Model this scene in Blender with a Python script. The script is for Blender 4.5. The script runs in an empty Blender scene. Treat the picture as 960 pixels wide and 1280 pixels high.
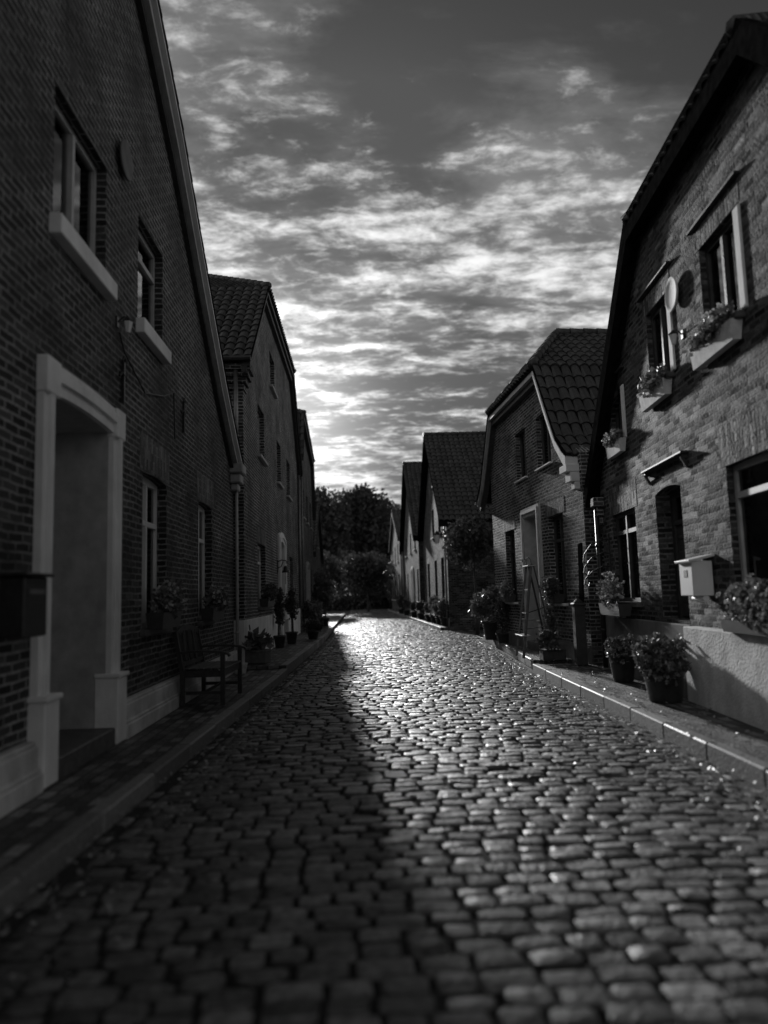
import bpy, bmesh, math, random
import numpy as np
from mathutils import Vector, Matrix
rnd = random.Random(7)
rng = np.random.default_rng(11)
PI = math.pi
scene = bpy.context.scene
col = scene.collection

# ------------------------------------------------------------------ materials
MATS = {}
def nodes(name):
    m = bpy.data.materials.new(name); m.use_nodes = True
    nt = m.node_tree; b = nt.nodes['Principled BSDF']
    return m, nt, b
def N(nt, t, **kw):
    n = nt.nodes.new(t)
    for k, v in kw.items(): setattr(n, k, v)
    return n
def L(nt, a, b): nt.links.new(a, b)
def g(v, a=1.0): return (v, v, v, a)

def mat_plain(name, v, rough=.7, var=.25, scale=6, bump=.15, bscale=60, spec=.5, metal=0, coord='Object', stain=0.0):
    m, nt, b = nodes(name)
    tc = N(nt, 'ShaderNodeTexCoord')
    n1 = N(nt, 'ShaderNodeTexNoise'); n1.inputs['Scale'].default_value = scale; n1.inputs['Detail'].default_value = 6
    L(nt, tc.outputs[coord], n1.inputs['Vector'])
    mr = N(nt, 'ShaderNodeMapRange'); mr.inputs['From Min'].default_value = .3; mr.inputs['From Max'].default_value = .7
    mr.inputs['To Min'].default_value = v*(1-var); mr.inputs['To Max'].default_value = v*(1+var)
    L(nt, n1.outputs['Fac'], mr.inputs['Value'])
    out = mr.outputs[0]
    if stain:
        n3 = N(nt, 'ShaderNodeTexNoise'); n3.inputs['Scale'].default_value = 1.7; n3.inputs['Detail'].default_value = 8; n3.inputs['Roughness'].default_value = .7
        mp = N(nt, 'ShaderNodeMapping'); mp.inputs['Scale'].default_value = (1, 1, .35)
        L(nt, tc.outputs[coord], mp.inputs['Vector']); L(nt, mp.outputs[0], n3.inputs['Vector'])
        m3 = N(nt, 'ShaderNodeMapRange'); m3.inputs['From Min'].default_value = .45; m3.inputs['From Max'].default_value = .75
        m3.inputs['To Min'].default_value = 1; m3.inputs['To Max'].default_value = 1-stain
        L(nt, n3.outputs['Fac'], m3.inputs['Value'])
        mm = N(nt, 'ShaderNodeMath', operation='MULTIPLY'); L(nt, out, mm.inputs[0]); L(nt, m3.outputs[0], mm.inputs[1]); out = mm.outputs[0]
    L(nt, out, b.inputs['Base Color'])
    b.inputs['Roughness'].default_value = rough; b.inputs['Metallic'].default_value = metal
    b.inputs['Specular IOR Level'].default_value = spec
    if bump:
        n2 = N(nt, 'ShaderNodeTexNoise'); n2.inputs['Scale'].default_value = bscale; n2.inputs['Detail'].default_value = 5
        L(nt, tc.outputs[coord], n2.inputs['Vector'])
        bp = N(nt, 'ShaderNodeBump'); bp.inputs['Strength'].default_value = bump; bp.inputs['Distance'].default_value = .02
        L(nt, n2.outputs['Fac'], bp.inputs['Height']); L(nt, bp.outputs[0], b.inputs['Normal'])
    MATS[name] = m; return m

def mat_brick(name, c1, c2, mortar, w=.215, h=.068, ms=.010, bump=.6, rough=.8, rot=False, noisebump=.5, nscale=45, spec=.4, tilt=.06):
    m, nt, b = nodes(name)
    tc = N(nt, 'ShaderNodeTexCoord')
    vec = tc.outputs['UV']
    # slight wobble of the courses
    nz = N(nt, 'ShaderNodeTexNoise'); nz.inputs['Scale'].default_value = 3.5; nz.inputs['Detail'].default_value = 3
    L(nt, vec, nz.inputs['Vector'])
    sub = N(nt, 'ShaderNodeVectorMath', operation='SUBTRACT'); sub.inputs[1].default_value = (.5, .5, .5)
    L(nt, nz.outputs['Color'], sub.inputs[0])
    sc = N(nt, 'ShaderNodeVectorMath', operation='SCALE'); sc.inputs['Scale'].default_value = .035
    L(nt, sub.outputs[0], sc.inputs[0])
    ad = N(nt, 'ShaderNodeVectorMath', operation='ADD'); L(nt, vec, ad.inputs[0]); L(nt, sc.outputs[0], ad.inputs[1])
    vec2 = ad.outputs[0]
    if rot:
        mp = N(nt, 'ShaderNodeMapping'); mp.inputs['Rotation'].default_value = (0, 0, PI/2)
        L(nt, vec2, mp.inputs['Vector']); vec2 = mp.outputs[0]
    br = N(nt, 'ShaderNodeTexBrick'); br.inputs['Scale'].default_value = 1
    br.inputs['Brick Width'].default_value = w; br.inputs['Row Height'].default_value = h
    br.inputs['Mortar Size'].default_value = ms; br.inputs['Mortar Smooth'].default_value = .35
    br.inputs['Bias'].default_value = -.1
    br.inputs['Color1'].default_value = g(c1); br.inputs['Color2'].default_value = g(c2); br.inputs['Mortar'].default_value = g(mortar)
    L(nt, vec2, br.inputs['Vector'])
    n1 = N(nt, 'ShaderNodeTexNoise'); n1.inputs['Scale'].default_value = 1.3; n1.inputs['Detail'].default_value = 8; n1.inputs['Roughness'].default_value = .65
    L(nt, vec, n1.inputs['Vector'])
    mr = N(nt, 'ShaderNodeMapRange'); mr.inputs['From Min'].default_value = .3; mr.inputs['From Max'].default_value = .7
    mr.inputs['To Min'].default_value = .62; mr.inputs['To Max'].default_value = 1.35
    L(nt, n1.outputs['Fac'], mr.inputs['Value'])
    n3 = N(nt, 'ShaderNodeTexNoise'); n3.inputs['Scale'].default_value = 30; n3.inputs['Detail'].default_value = 4
    L(nt, vec, n3.inputs['Vector'])
    mr3 = N(nt, 'ShaderNodeMapRange'); mr3.inputs['From Min'].default_value = .3; mr3.inputs['From Max'].default_value = .7
    mr3.inputs['To Min'].default_value = .7; mr3.inputs['To Max'].default_value = 1.3
    L(nt, n3.outputs['Fac'], mr3.inputs['Value'])
    m1 = N(nt, 'ShaderNodeMath', operation='MULTIPLY'); L(nt, mr.outputs[0], m1.inputs[0]); L(nt, mr3.outputs[0], m1.inputs[1])
    vs = N(nt, 'ShaderNodeVectorMath', operation='SCALE'); L(nt, br.outputs['Color'], vs.inputs[0]); L(nt, m1.outputs[0], vs.inputs['Scale'])
    L(nt, vs.outputs[0], b.inputs['Base Color'])
    b.inputs['Roughness'].default_value = rough; b.inputs['Specular IOR Level'].default_value = spec
    inv = N(nt, 'ShaderNodeMath', operation='SUBTRACT'); inv.inputs[0].default_value = 1; L(nt, br.outputs['Fac'], inv.inputs[1])
    bp = N(nt, 'ShaderNodeBump'); bp.inputs['Strength'].default_value = bump; bp.inputs['Distance'].default_value = .012
    L(nt, inv.outputs[0], bp.inputs['Height'])
    n5 = N(nt, 'ShaderNodeTexNoise'); n5.inputs['Scale'].default_value = .9; n5.inputs['Detail'].default_value = 7; n5.inputs['Roughness'].default_value = .7
    L(nt, vec, n5.inputs['Vector'])
    m5 = N(nt, 'ShaderNodeMapRange'); m5.inputs['From Min'].default_value = .36; m5.inputs['From Max'].default_value = .62
    m5.inputs['To Min'].default_value = mortar*.22; m5.inputs['To Max'].default_value = mortar*1.15
    L(nt, n5.outputs['Fac'], m5.inputs['Value']); L(nt, m5.outputs[0], br.inputs['Mortar'])
    def mth(op, a, b=None):
        q = N(nt, 'ShaderNodeMath', operation=op)
        for i_, v_ in enumerate((a, b)):
            if v_ is None: continue
            if isinstance(v_, (int, float)): q.inputs[i_].default_value = v_
            else: L(nt, v_, q.inputs[i_])
        return q.outputs[0]
    sp = N(nt, 'ShaderNodeSeparateXYZ'); L(nt, vec2, sp.inputs[0])
    row = mth('FLOOR', mth('DIVIDE', sp.outputs[1], h)); par = mth('FLOORED_MODULO', row, 2.0)
    offs = mth('MULTIPLY', mth('SUBTRACT', 1.0, par), w*.5)
    cidx = mth('FLOOR', mth('DIVIDE', mth('ADD', sp.outputs[0], offs), w))
    cb = N(nt, 'ShaderNodeCombineXYZ'); L(nt, cidx, cb.inputs[0]); L(nt, row, cb.inputs[1])
    wn = N(nt, 'ShaderNodeTexWhiteNoise', noise_dimensions='3D'); L(nt, cb.outputs[0], wn.inputs['Vector'])
    s1 = N(nt, 'ShaderNodeVectorMath', operation='SUBTRACT'); L(nt, wn.outputs['Color'], s1.inputs[0]); s1.inputs[1].default_value = (.5, .5, .5)
    s2 = N(nt, 'ShaderNodeVectorMath', operation='SCALE'); L(nt, s1.outputs[0], s2.inputs[0]); s2.inputs['Scale'].default_value = tilt*2
    pv = N(nt, 'ShaderNodeSeparateColor'); L(nt, wn.outputs['Color'], pv.inputs[0])
    pb = mth('ADD', .45, mth('MULTIPLY', mth('POWER', pv.outputs[0], 1.6), 1.5))
    pb2 = mth('ADD', mth('MULTIPLY', pb, inv.outputs[0]), mth('SUBTRACT', 1.0, inv.outputs[0]))
    m9 = mth('MULTIPLY', m1.outputs[0], pb2); L(nt, m9, vs.inputs['Scale'])
    ge = N(nt, 'ShaderNodeNewGeometry')
    s3 = N(nt, 'ShaderNodeVectorMath', operation='ADD'); L(nt, s2.outputs[0], s3.inputs[0]); L(nt, ge.outputs['Normal'], s3.inputs[1])
    s4 = N(nt, 'ShaderNodeVectorMath', operation='NORMALIZE'); L(nt, s3.outputs[0], s4.inputs[0]); L(nt, s4.outputs[0], bp.inputs['Normal'])
    n2 = N(nt, 'ShaderNodeTexNoise'); n2.inputs['Scale'].default_value = nscale; n2.inputs['Detail'].default_value = 4
    L(nt, vec, n2.inputs['Vector'])
    bp2 = N(nt, 'ShaderNodeBump'); bp2.inputs['Strength'].default_value = noisebump; bp2.inputs['Distance'].default_value = .02
    L(nt, n2.outputs['Fac'], bp2.inputs['Height']); L(nt, bp.outputs[0], bp2.inputs['Normal'])
    L(nt, bp2.outputs[0], b.inputs['Normal'])
    MATS[name] = m; return m

def mat_island(name, lo, hi, rough=.5, rvar=.15, spec=.5, bump=.3, bscale=40, fine=.2):
    m, nt, b = nodes(name)
    ge = N(nt, 'ShaderNodeNewGeometry'); tc = N(nt, 'ShaderNodeTexCoord')
    mr = N(nt, 'ShaderNodeMapRange'); mr.inputs['To Min'].default_value = lo; mr.inputs['To Max'].default_value = hi
    L(nt, ge.outputs['Random Per Island'], mr.inputs['Value'])
    n1 = N(nt, 'ShaderNodeTexNoise'); n1.inputs['Scale'].default_value = bscale*.6; n1.inputs['Detail'].default_value = 5
    L(nt, tc.outputs['Object'], n1.inputs['Vector'])
    m1 = N(nt, 'ShaderNodeMapRange'); m1.inputs['From Min'].default_value = .3; m1.inputs['From Max'].default_value = .7
    m1.inputs['To Min'].default_value = 1-fine; m1.inputs['To Max'].default_value = 1+fine
    L(nt, n1.outputs['Fac'], m1.inputs['Value'])
    mu = N(nt, 'ShaderNodeMath', operation='MULTIPLY'); L(nt, mr.outputs[0], mu.inputs[0]); L(nt, m1.outputs[0], mu.inputs[1])
    L(nt, mu.outputs[0], b.inputs['Base Color'])
    mx = N(nt, 'ShaderNodeMath', operation='MULTIPLY_ADD'); mx.inputs[1].default_value = 37.7; mx.inputs[2].default_value = .3
    L(nt, ge.outputs['Random Per Island'], mx.inputs[0])
    fr = N(nt, 'ShaderNodeMath', operation='FRACT'); L(nt, mx.outputs[0], fr.inputs[0])
    m2 = N(nt, 'ShaderNodeMapRange'); m2.inputs['To Min'].default_value = rough-rvar; m2.inputs['To Max'].default_value = rough+rvar
    L(nt, fr.outputs[0], m2.inputs['Value']); L(nt, m2.outputs[0], b.inputs['Roughness'])
    b.inputs['Specular IOR Level'].default_value = spec
    if bump:
        n2 = N(nt, 'ShaderNodeTexNoise'); n2.inputs['Scale'].default_value = bscale; n2.inputs['Detail'].default_value = 6
        L(nt, tc.outputs['Object'], n2.inputs['Vector'])
        bp = N(nt, 'ShaderNodeBump'); bp.inputs['Strength'].default_value = bump; bp.inputs['Distance'].default_value = .015
        L(nt, n2.outputs['Fac'], bp.inputs['Height']); L(nt, bp.outputs[0], b.inputs['Normal'])
    MATS[name] = m; return m

def mat_leaf(name, lo, hi, rough=.5):
    m = mat_island(name, lo, hi, rough, .1, .5, 0)
    nt = m.node_tree; b = nt.nodes['Principled BSDF']; out = nt.nodes['Material Output']
    tr = N(nt, 'ShaderNodeBsdfTranslucent'); tr.inputs['Color'].default_value = g((lo+hi)*.8)
    mx = N(nt, 'ShaderNodeMixShader'); mx.inputs[0].default_value = .18
    L(nt, b.outputs[0], mx.inputs[1]); L(nt, tr.outputs[0], mx.inputs[2]); L(nt, mx.outputs[0], out.inputs['Surface'])
    return m
def mat_glass(name):
    m, nt, b = nodes(name); out = nt.nodes['Material Output']
    tr = N(nt, 'ShaderNodeBsdfTransparent'); tr.inputs['Color'].default_value = g(.8)
    gl = N(nt, 'ShaderNodeBsdfGlossy'); gl.inputs['Roughness'].default_value = .03; gl.inputs['Color'].default_value = g(.8)
    fr = N(nt, 'ShaderNodeFresnel'); fr.inputs['IOR'].default_value = 1.45
    mx = N(nt, 'ShaderNodeMixShader'); L(nt, fr.outputs[0], mx.inputs[0]); L(nt, tr.outputs[0], mx.inputs[1]); L(nt, gl.outputs[0], mx.inputs[2])
    L(nt, mx.outputs[0], out.inputs['Surface']); MATS[name] = m; return m

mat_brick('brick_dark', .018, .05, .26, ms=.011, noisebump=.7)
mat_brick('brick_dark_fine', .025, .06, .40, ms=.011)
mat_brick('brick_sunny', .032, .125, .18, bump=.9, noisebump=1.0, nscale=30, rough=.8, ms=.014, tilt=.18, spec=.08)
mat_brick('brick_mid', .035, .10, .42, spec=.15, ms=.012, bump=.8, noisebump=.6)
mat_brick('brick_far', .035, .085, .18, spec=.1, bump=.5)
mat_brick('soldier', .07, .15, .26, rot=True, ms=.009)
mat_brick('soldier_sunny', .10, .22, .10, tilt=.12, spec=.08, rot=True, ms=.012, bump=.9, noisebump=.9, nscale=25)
mat_brick('paver', .06, .15, .03, w=.21, h=.105, ms=.010, bump=1.0, rough=.6, noisebump=.8, nscale=35, tilt=.1)
mat_plain('white_stucco', .82, .8, .12, 3, .3, 90, stain=.25)
mat_plain('tar_board', .012, .95, .4, 10, .2, 50, spec=0.0)
mat_plain('plinth_light', .6, .85, .2, 4, .35, 60, stain=.4)
mat_plain('plinth_grey', .18, .85, .25, 4, .35, 60, stain=.4, spec=.1)
mat_plain('whitewash', .78, .9, .18, 5, .7, 35, stain=.35, spec=.1)
mat_plain('white_paint', .75, .45, .08, 3, .05, 80)
mat_plain('grey_board', .42, .6, .15, 8, .1, 60, stain=.3)
mat_plain('dark_wood', .04, .6, .4, 10, .25, 50)
mat_plain('bench_wood', .035, .5, .35, 14, .25, 60)
mat_plain('iron', .03, .45, .3, 20, .1, 80, metal=.3)
mat_plain('zinc', .22, .4, .2, 10, .08, 50, metal=.7)
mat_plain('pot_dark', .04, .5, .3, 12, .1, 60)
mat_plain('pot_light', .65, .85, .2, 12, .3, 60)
mat_plain('terracotta', .13, .75, .25, 12, .15, 60)
mat_plain('stone_step', .09, .6, .3, 12, .3, 50)
mat_plain('ground', .05, .9, .3, 2, .4, 30)
mat_plain('soil', .02, .95, .4, 20, .5, 60)
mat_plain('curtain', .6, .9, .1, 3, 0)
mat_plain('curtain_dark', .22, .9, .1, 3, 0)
mat_plain('ladder_wood', .16, .5, .3, 14, .25, 60)
mat_plain('bark', .06, .9, .35, 12, .6, 30)
mat_plain('interior', .03, .9, .1, 3, 0)
mat_plain('lamp_glass', .75, .25, .05, 3, 0)
mat_glass('glass')
mat_island('cobble', .045, .185, .50, .11, .25, .8, 34, .5)
mat_island('kerb', .13, .24, .62, .1, .5, .5, 45, .25)
mat_island('tile', .028, .06, .62, .12, .4, .2, 30, .3)
mat_leaf('leaf', .04, .11)
mat_leaf('leaf_light', .08, .2)
mat_leaf('leaf_tree', .04, .10, .7)
mat_leaf('petal', .35, .6)
mat_leaf('petal_mid', .12, .35)
mat_leaf('dry_leaf', .12, .45)

# ------------------------------------------------------------------ mesh helpers
def meta(o, label=None, cat=None, group=None, kind=None):
    if label: o['label'] = label
    if cat: o['category'] = cat
    if group: o['group'] = group
    if kind: o['kind'] = kind
    return o
def empty(name, loc, rz, label, cat, group=None):
    o = bpy.data.objects.new(name, None); col.objects.link(o); o.empty_display_size = .2
    o.location = loc; o.rotation_euler = (0, 0, rz)
    return meta(o, label, cat, group)

class MB:
    def __init__(s): s.v = []; s.f = []; s.uv = []
    def add(s, vs, fs, uvs=None):
        n = len(s.v); s.v += [tuple(v) for v in vs]; s.f += [tuple(i+n for i in f) for f in fs]
        s.uv += (uvs if uvs else [None]*len(fs)); return s
    def box(s, x0, x1, y0, y1, z0, z1, M=None, bev=0):
        x0, x1 = sorted((x0, x1)); y0, y1 = sorted((y0, y1)); z0, z1 = sorted((z0, z1))
        if bev:
            bm = bmesh.new(); bmesh.ops.create_cube(bm, size=1)
            bmesh.ops.scale(bm, vec=(x1-x0, y1-y0, z1-z0), verts=bm.verts)
            bmesh.ops.translate(bm, vec=((x0+x1)/2, (y0+y1)/2, (z0+z1)/2), verts=bm.verts)
            bmesh.ops.bevel(bm, geom=bm.edges[:], offset=bev, segments=1, affect='EDGES')
            vs = [v.co.copy() for v in bm.verts]; fs = [[v.index for v in f.verts] for f in bm.faces]; bm.free()
        else:
            vs = [Vector(p) for p in ((x0,y0,z0),(x1,y0,z0),(x1,y1,z0),(x0,y1,z0),(x0,y0,z1),(x1,y0,z1),(x1,y1,z1),(x0,y1,z1))]
            fs = [(0,3,2,1),(4,5,6,7),(0,1,5,4),(1,2,6,5),(2,3,7,6),(3,0,4,7)]
        if M is not None: vs = [M @ v for v in vs]
        return s.add(vs, fs)
    def bar(s, a, b, w, h=None, up=(0,0,1)):
        """square bar from a to b, width w (sideways) and h (along up)"""
        a = Vector(a); b = Vector(b); h = h or w; d = (b-a); l = d.length; d.normalize()
        up = Vector(up); x = d.cross(up)
        if x.length < 1e-4: x = d.cross(Vector((1,0,0)))
        x.normalize(); z = x.cross(d)
        M = Matrix.Translation((a+b)/2) @ Matrix((x, d, z)).transposed().to_4x4()
        return s.box(-w/2, w/2, -l/2, l/2, -h/2, h/2, M)
    def tube(s, pts, r, n=8, cap=True):
        pts = [Vector(p) for p in pts]; rs = r if isinstance(r, (list, tuple)) else [r]*len(pts)
        rings = []; prev = None
        for i, p in enumerate(pts):
            d = (pts[min(i+1, len(pts)-1)]-pts[max(i-1, 0)]).normalized()
            if prev is None:
                x = d.cross(Vector((0,0,1)))
                if x.length < .05: x = d.cross(Vector((1,0,0)))
            else: x = prev - d*prev.dot(d)
            x.normalize(); y = d.cross(x); prev = x
            rings.append([p + (x*math.cos(2*PI*k/n)+y*math.sin(2*PI*k/n))*rs[i] for k in range(n)])
        vs = [v for rg in rings for v in rg]; fs = []
        for i in range(len(pts)-1):
            for k in range(n):
                a = i*n+k; b2 = i*n+(k+1) % n; fs.append((a, b2, b2+n, a+n))
        if cap: fs.append(tuple(range(n))[::-1]); fs.append(tuple((len(pts)-1)*n+k for k in range(n)))
        return s.add(vs, fs)
    def lathe(s, prof, c, n=20):
        vs = []; fs = []
        for r, z in prof:
            for k in range(n): vs.append((c[0]+r*math.cos(2*PI*k/n), c[1]+r*math.sin(2*PI*k/n), c[2]+z))
        for i in range(len(prof)-1):
            for k in range(n):
                a = i*n+k; b = i*n+(k+1) % n; fs.append((a, b, b+n, a+n))
        fs.append(tuple(range(n))[::-1]); fs.append(tuple((len(prof)-1)*n+k for k in range(n)))
        return s.add(vs, fs)
    def leaves(s, P, size, asp=.45, up=.0, r=rng, droop=None):
        P = np.asarray(P); n = len(P)
        d = r.normal(size=(n, 3)); d[:, 2] += up; d /= np.linalg.norm(d, axis=1)[:, None]
        e = r.normal(size=(n, 3)); e -= (e*d).sum(1)[:, None]*d; e /= np.linalg.norm(e, axis=1)[:, None]
        k = np.cross(d, e)
        sz = size*(.6+.8*r.random(n))[:, None]
        a = P; b = P+d*sz*.5+e*sz*asp+k*sz*.12; c = P+d*sz; dd = P+d*sz*.5-e*sz*asp+k*sz*.12
        base = len(s.v)
        V = np.stack([a, b, c, dd], 1).reshape(-1, 3)
        s.v += [tuple(x) for x in V.tolist()]
        s.f += [(base+4*i, base+4*i+1, base+4*i+2, base+4*i+3) for i in range(n)]
        s.uv += [None]*n
        return s
    def build(s, name, mat, parent=None, smooth=False, uv=True):
        me = bpy.data.meshes.new(name); me.from_pydata(s.v, [], s.f); me.update()
        if uv:
            ul = me.uv_layers.new(name='UVMap').data
            vs = me.vertices
            for p, given in zip(me.polygons, s.uv):
                n = p.normal
                for j, li in enumerate(p.loop_indices):
                    if given: ul[li].uv = given[j]; continue
                    c = vs[me.loops[li].vertex_index].co
                    if abs(n.x) >= abs(n.y) and abs(n.x) >= abs(n.z): ul[li].uv = (c.y, c.z)
                    elif abs(n.y) >= abs(n.z): ul[li].uv = (c.x, c.z)
                    else: ul[li].uv = (c.y, c.x)
        if smooth:
            me.polygons.foreach_set('use_smooth', [True]*len(me.polygons))
        me.materials.append(MATS[mat])
        o = bpy.data.objects.new(name, me); col.objects.link(o)
        if parent: o.parent = parent
        return o

def blob_points(n, c, r, seed=None, clumps=10, shell=.35, low=-1.0, csz=.42):
    """points on uneven leafy clumps inside an ellipsoid"""
    R = np.random.default_rng(seed)
    cc = R.normal(size=(clumps, 3)); cc /= np.linalg.norm(cc, axis=1)[:, None]; cc *= (R.random((clumps, 1))**.5)*.68
    cc[:, 2] = np.maximum(cc[:, 2], low)
    rad = csz*(.6+.7*R.random(clumps))
    idx = R.integers(0, clumps, n)
    d = R.normal(size=(n, 3)); d /= np.linalg.norm(d, axis=1)[:, None]
    q = cc[idx]+d*(rad[idx][:, None])*((1-shell)+shell*R.random((n, 1))*1.3)
    return q*np.array(r)+np.array(c)

# ------------------------------------------------------------------ houses
class House:
    def __init__(s, name, label, X0, Yr, side, rot, group=None, cat='house'):
        s.sg = 1 if side == 'L' else -1; s.Yr = Yr
        s.root = empty(name, (X0, Yr, 0), (0 if side == 'L' else PI)+rot, label, cat, group)
        s.holes = []
    def U(s, Y): return (Y-s.Yr)*s.sg
    def world(s, w, Y, z):
        M = Matrix.Translation(s.root.location) @ Matrix.Rotation(s.root.rotation_euler.z, 4, 'Z')
        return M @ Vector((w, s.U(Y), z))
    def arc(s, Ya, Yb, z0, z1, rise, e=0, n=8, zb=None):
        """opening outline, bottom-left, up, over, down (world Y converted)"""
        a, b = Ya-e, Yb+e; pts = [(a, z0 if zb is None else zb), (a, z1+e*.0)]
        if rise > 0:
            for i in range(0, n+1):
                t = i/n; pts.append((a+(b-a)*t, z1+e+rise*(1-(2*t-1)**2)))
            pts[1] = (a, z1+e-.0)
            pts = [pts[0]]+pts[2:]
        else: pts = [pts[0], (a, z1+e), (b, z1+e)]
        pts.append((b, z0 if zb is None else zb))
        return [(s.U(y), z) for y, z in pts]
    def wall(s, outline, mat, depth=8.0, w=0.0, front_skip=False):
        ol = [(s.U(y), z) for y, z in outline]
        mb = MB()
        # front face cut into upright strips round the openings
        def upper(p, u):
            best = -1e9
            for k in range(len(p)):
                (a0, b0), (a1, b1) = p[k], p[(k+1) % len(p)]
                if abs(a1-a0) < 1e-9: continue
                t = (u-a0)/(a1-a0)
                if -1e-9 <= t <= 1+1e-9: best = max(best, b0+(b1-b0)*t)
            return best
        us = sorted({round(p[0], 6) for p in ol} | {round(p[0], 6) for h in s.holes for p in h['pts']})
        for a, b in zip(us, us[1:]):
            if b-a < 1e-5: continue
            e = (b-a)*1e-4; sp = []
            for h in s.holes:
                lo = min(p[0] for p in h['pts']); hi = max(p[0] for p in h['pts'])
                if lo < (a+b)/2 < hi: sp.append((min(p[1] for p in h['pts']), upper(h['pts'], a+e), upper(h['pts'], b-e)))
            sp.sort(); za = zb = 0.0
            for z0, ta, tb in sp+[(None, upper(ol, a+e), upper(ol, b-e))]:
                if z0 is None: q = [(a, za), (b, zb), (b, tb), (a, ta)]
                else: q = [(a, za), (b, zb), (b, z0), (a, z0)]
                mb.add([(w, u_, z_) for u_, z_ in q], [(0, 1, 2, 3)])
                za, zb = ta, tb
        def strip(pts, w0, w1, inward, closed=True):
            n = len(pts); ar = sum(pts[i][0]*pts[(i+1) % n][1]-pts[(i+1) % n][0]*pts[i][1] for i in range(n))
            if ar < 0: pts = pts[::-1]
            for i in range(n):
                (u0, z0), (u1, z1) = pts[i], pts[(i+1) % n]
                q = [(w0, u0, z0), (w1, u0, z0), (w1, u1, z1), (w0, u1, z1)]
                mb.add(q, [(0, 1, 2, 3) if not inward else (3, 2, 1, 0)])
        strip(ol, w, w-depth, False)
        for h in s.holes:
          if h['d']: strip(h['pts'], w, w-h['d'], True)
        n = len(mb.v); mb.add([(w-depth, u, z) for u, z in ol], [tuple(range(len(ol)))])
        return mb.build('wall', mat, s.root)
    def hole(s, Ya, Yb, z0, z1, rise=0, d=.22):
        s.holes.append(dict(pts=s.arc(Ya, Yb, z0, z1, rise), d=d))
    def window(s, Ya, Yb, z0, z1, rise=0, inset=.12, frame='white_paint', cols=2, transom=.72, curtain='curtain', fw=.06, sill='grey_board', sillp=.09, sillh=.07, sillo=.06, lintel=None, lh=.3, lo=.12, label=None, bars=0, curt=(.0, .32, .68, 1.0)):
        s.hole(Ya, Yb, z0, z1, rise)
        mb = MB(); w1 = -inset; w0 = -inset-.055
        def bx(a, b, c, d, ww=0): mb.box(w0, w1+ww, s.U(a), s.U(b), c, d)
        bx(Ya, Ya+fw, z0, z1); bx(Yb-fw, Yb, z0, z1); bx(Ya+fw, Yb-fw, z0, z0+fw); bx(Ya+fw, Yb-fw, z1-fw, z1+rise)
        zt = z0+(z1-z0)*transom
        if transom: bx(Ya+fw, Yb-fw, zt-.03, zt+.03, .012)
        for i in range(1, cols):
            y = Ya+(Yb-Ya)*i/cols; bx(y-.028, y+.028, z0+fw, z1-fw, .018)
        for i in range(1, bars+1):
            z = z0+(zt-z0)*i/(bars+1); bx(Ya+fw, Yb-fw, z-.012, z+.012, -.01)
        win = mb.build('window', frame, s.root)
        if label: win['label'] = label
        MB().box(w0+.02, w0+.026, s.U(Ya+fw), s.U(Yb-fw), z0+fw, z1-fw).build('pane', 'glass', win)
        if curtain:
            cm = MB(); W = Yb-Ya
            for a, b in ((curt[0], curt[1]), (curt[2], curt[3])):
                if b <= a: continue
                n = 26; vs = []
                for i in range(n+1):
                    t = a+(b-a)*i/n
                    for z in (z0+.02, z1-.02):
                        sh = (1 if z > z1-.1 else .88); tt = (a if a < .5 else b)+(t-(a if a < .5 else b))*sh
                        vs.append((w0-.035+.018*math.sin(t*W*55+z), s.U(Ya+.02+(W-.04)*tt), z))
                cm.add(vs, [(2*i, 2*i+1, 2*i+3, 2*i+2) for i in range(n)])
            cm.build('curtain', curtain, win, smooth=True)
        if sill:
            MB().box(-.10, sillp, s.U(Ya-sillo), s.U(Yb+sillo), z0-sillh, z0-.002, bev=.008).build('sill', sill, win)
        if lintel:
            MB().box(-.05, .004, s.U(Ya-lo), s.U(Yb+lo), z1+rise+.004, z1+rise+lh).build('brick_lintel', lintel, s.root)
        return win
    def beam(s, name, pts, w0, w1, t, mat, off=0, parent=None):
        """board following a polyline of (Y,z): t = thickness below the line"""
        mb = MB()
        P = [(s.U(y), z) for y, z in pts]
        for i in range(len(P)-1):
            (u0, z0), (u1, z1) = P[i], P[i+1]
            a0, a1, b0, b1 = z0-off, z1-off, z0-off-t, z1-off-t
            vs = [(w0,u0,b0),(w1,u0,b0),(w1,u1,b1),(w0,u1,b1),(w0,u0,a0),(w1,u0,a0),(w1,u1,a1),(w0,u1,a1)]
            fs = [(0,3,2,1),(4,5,6,7),(0,1,5,4),(1,2,6,5),(2,3,7,6),(3,0,4,7)]
            if u1 < u0: fs = [f[::-1] for f in fs]
            mb.add(vs, fs)
        return mb.build(name, mat, parent or s.root)
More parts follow.
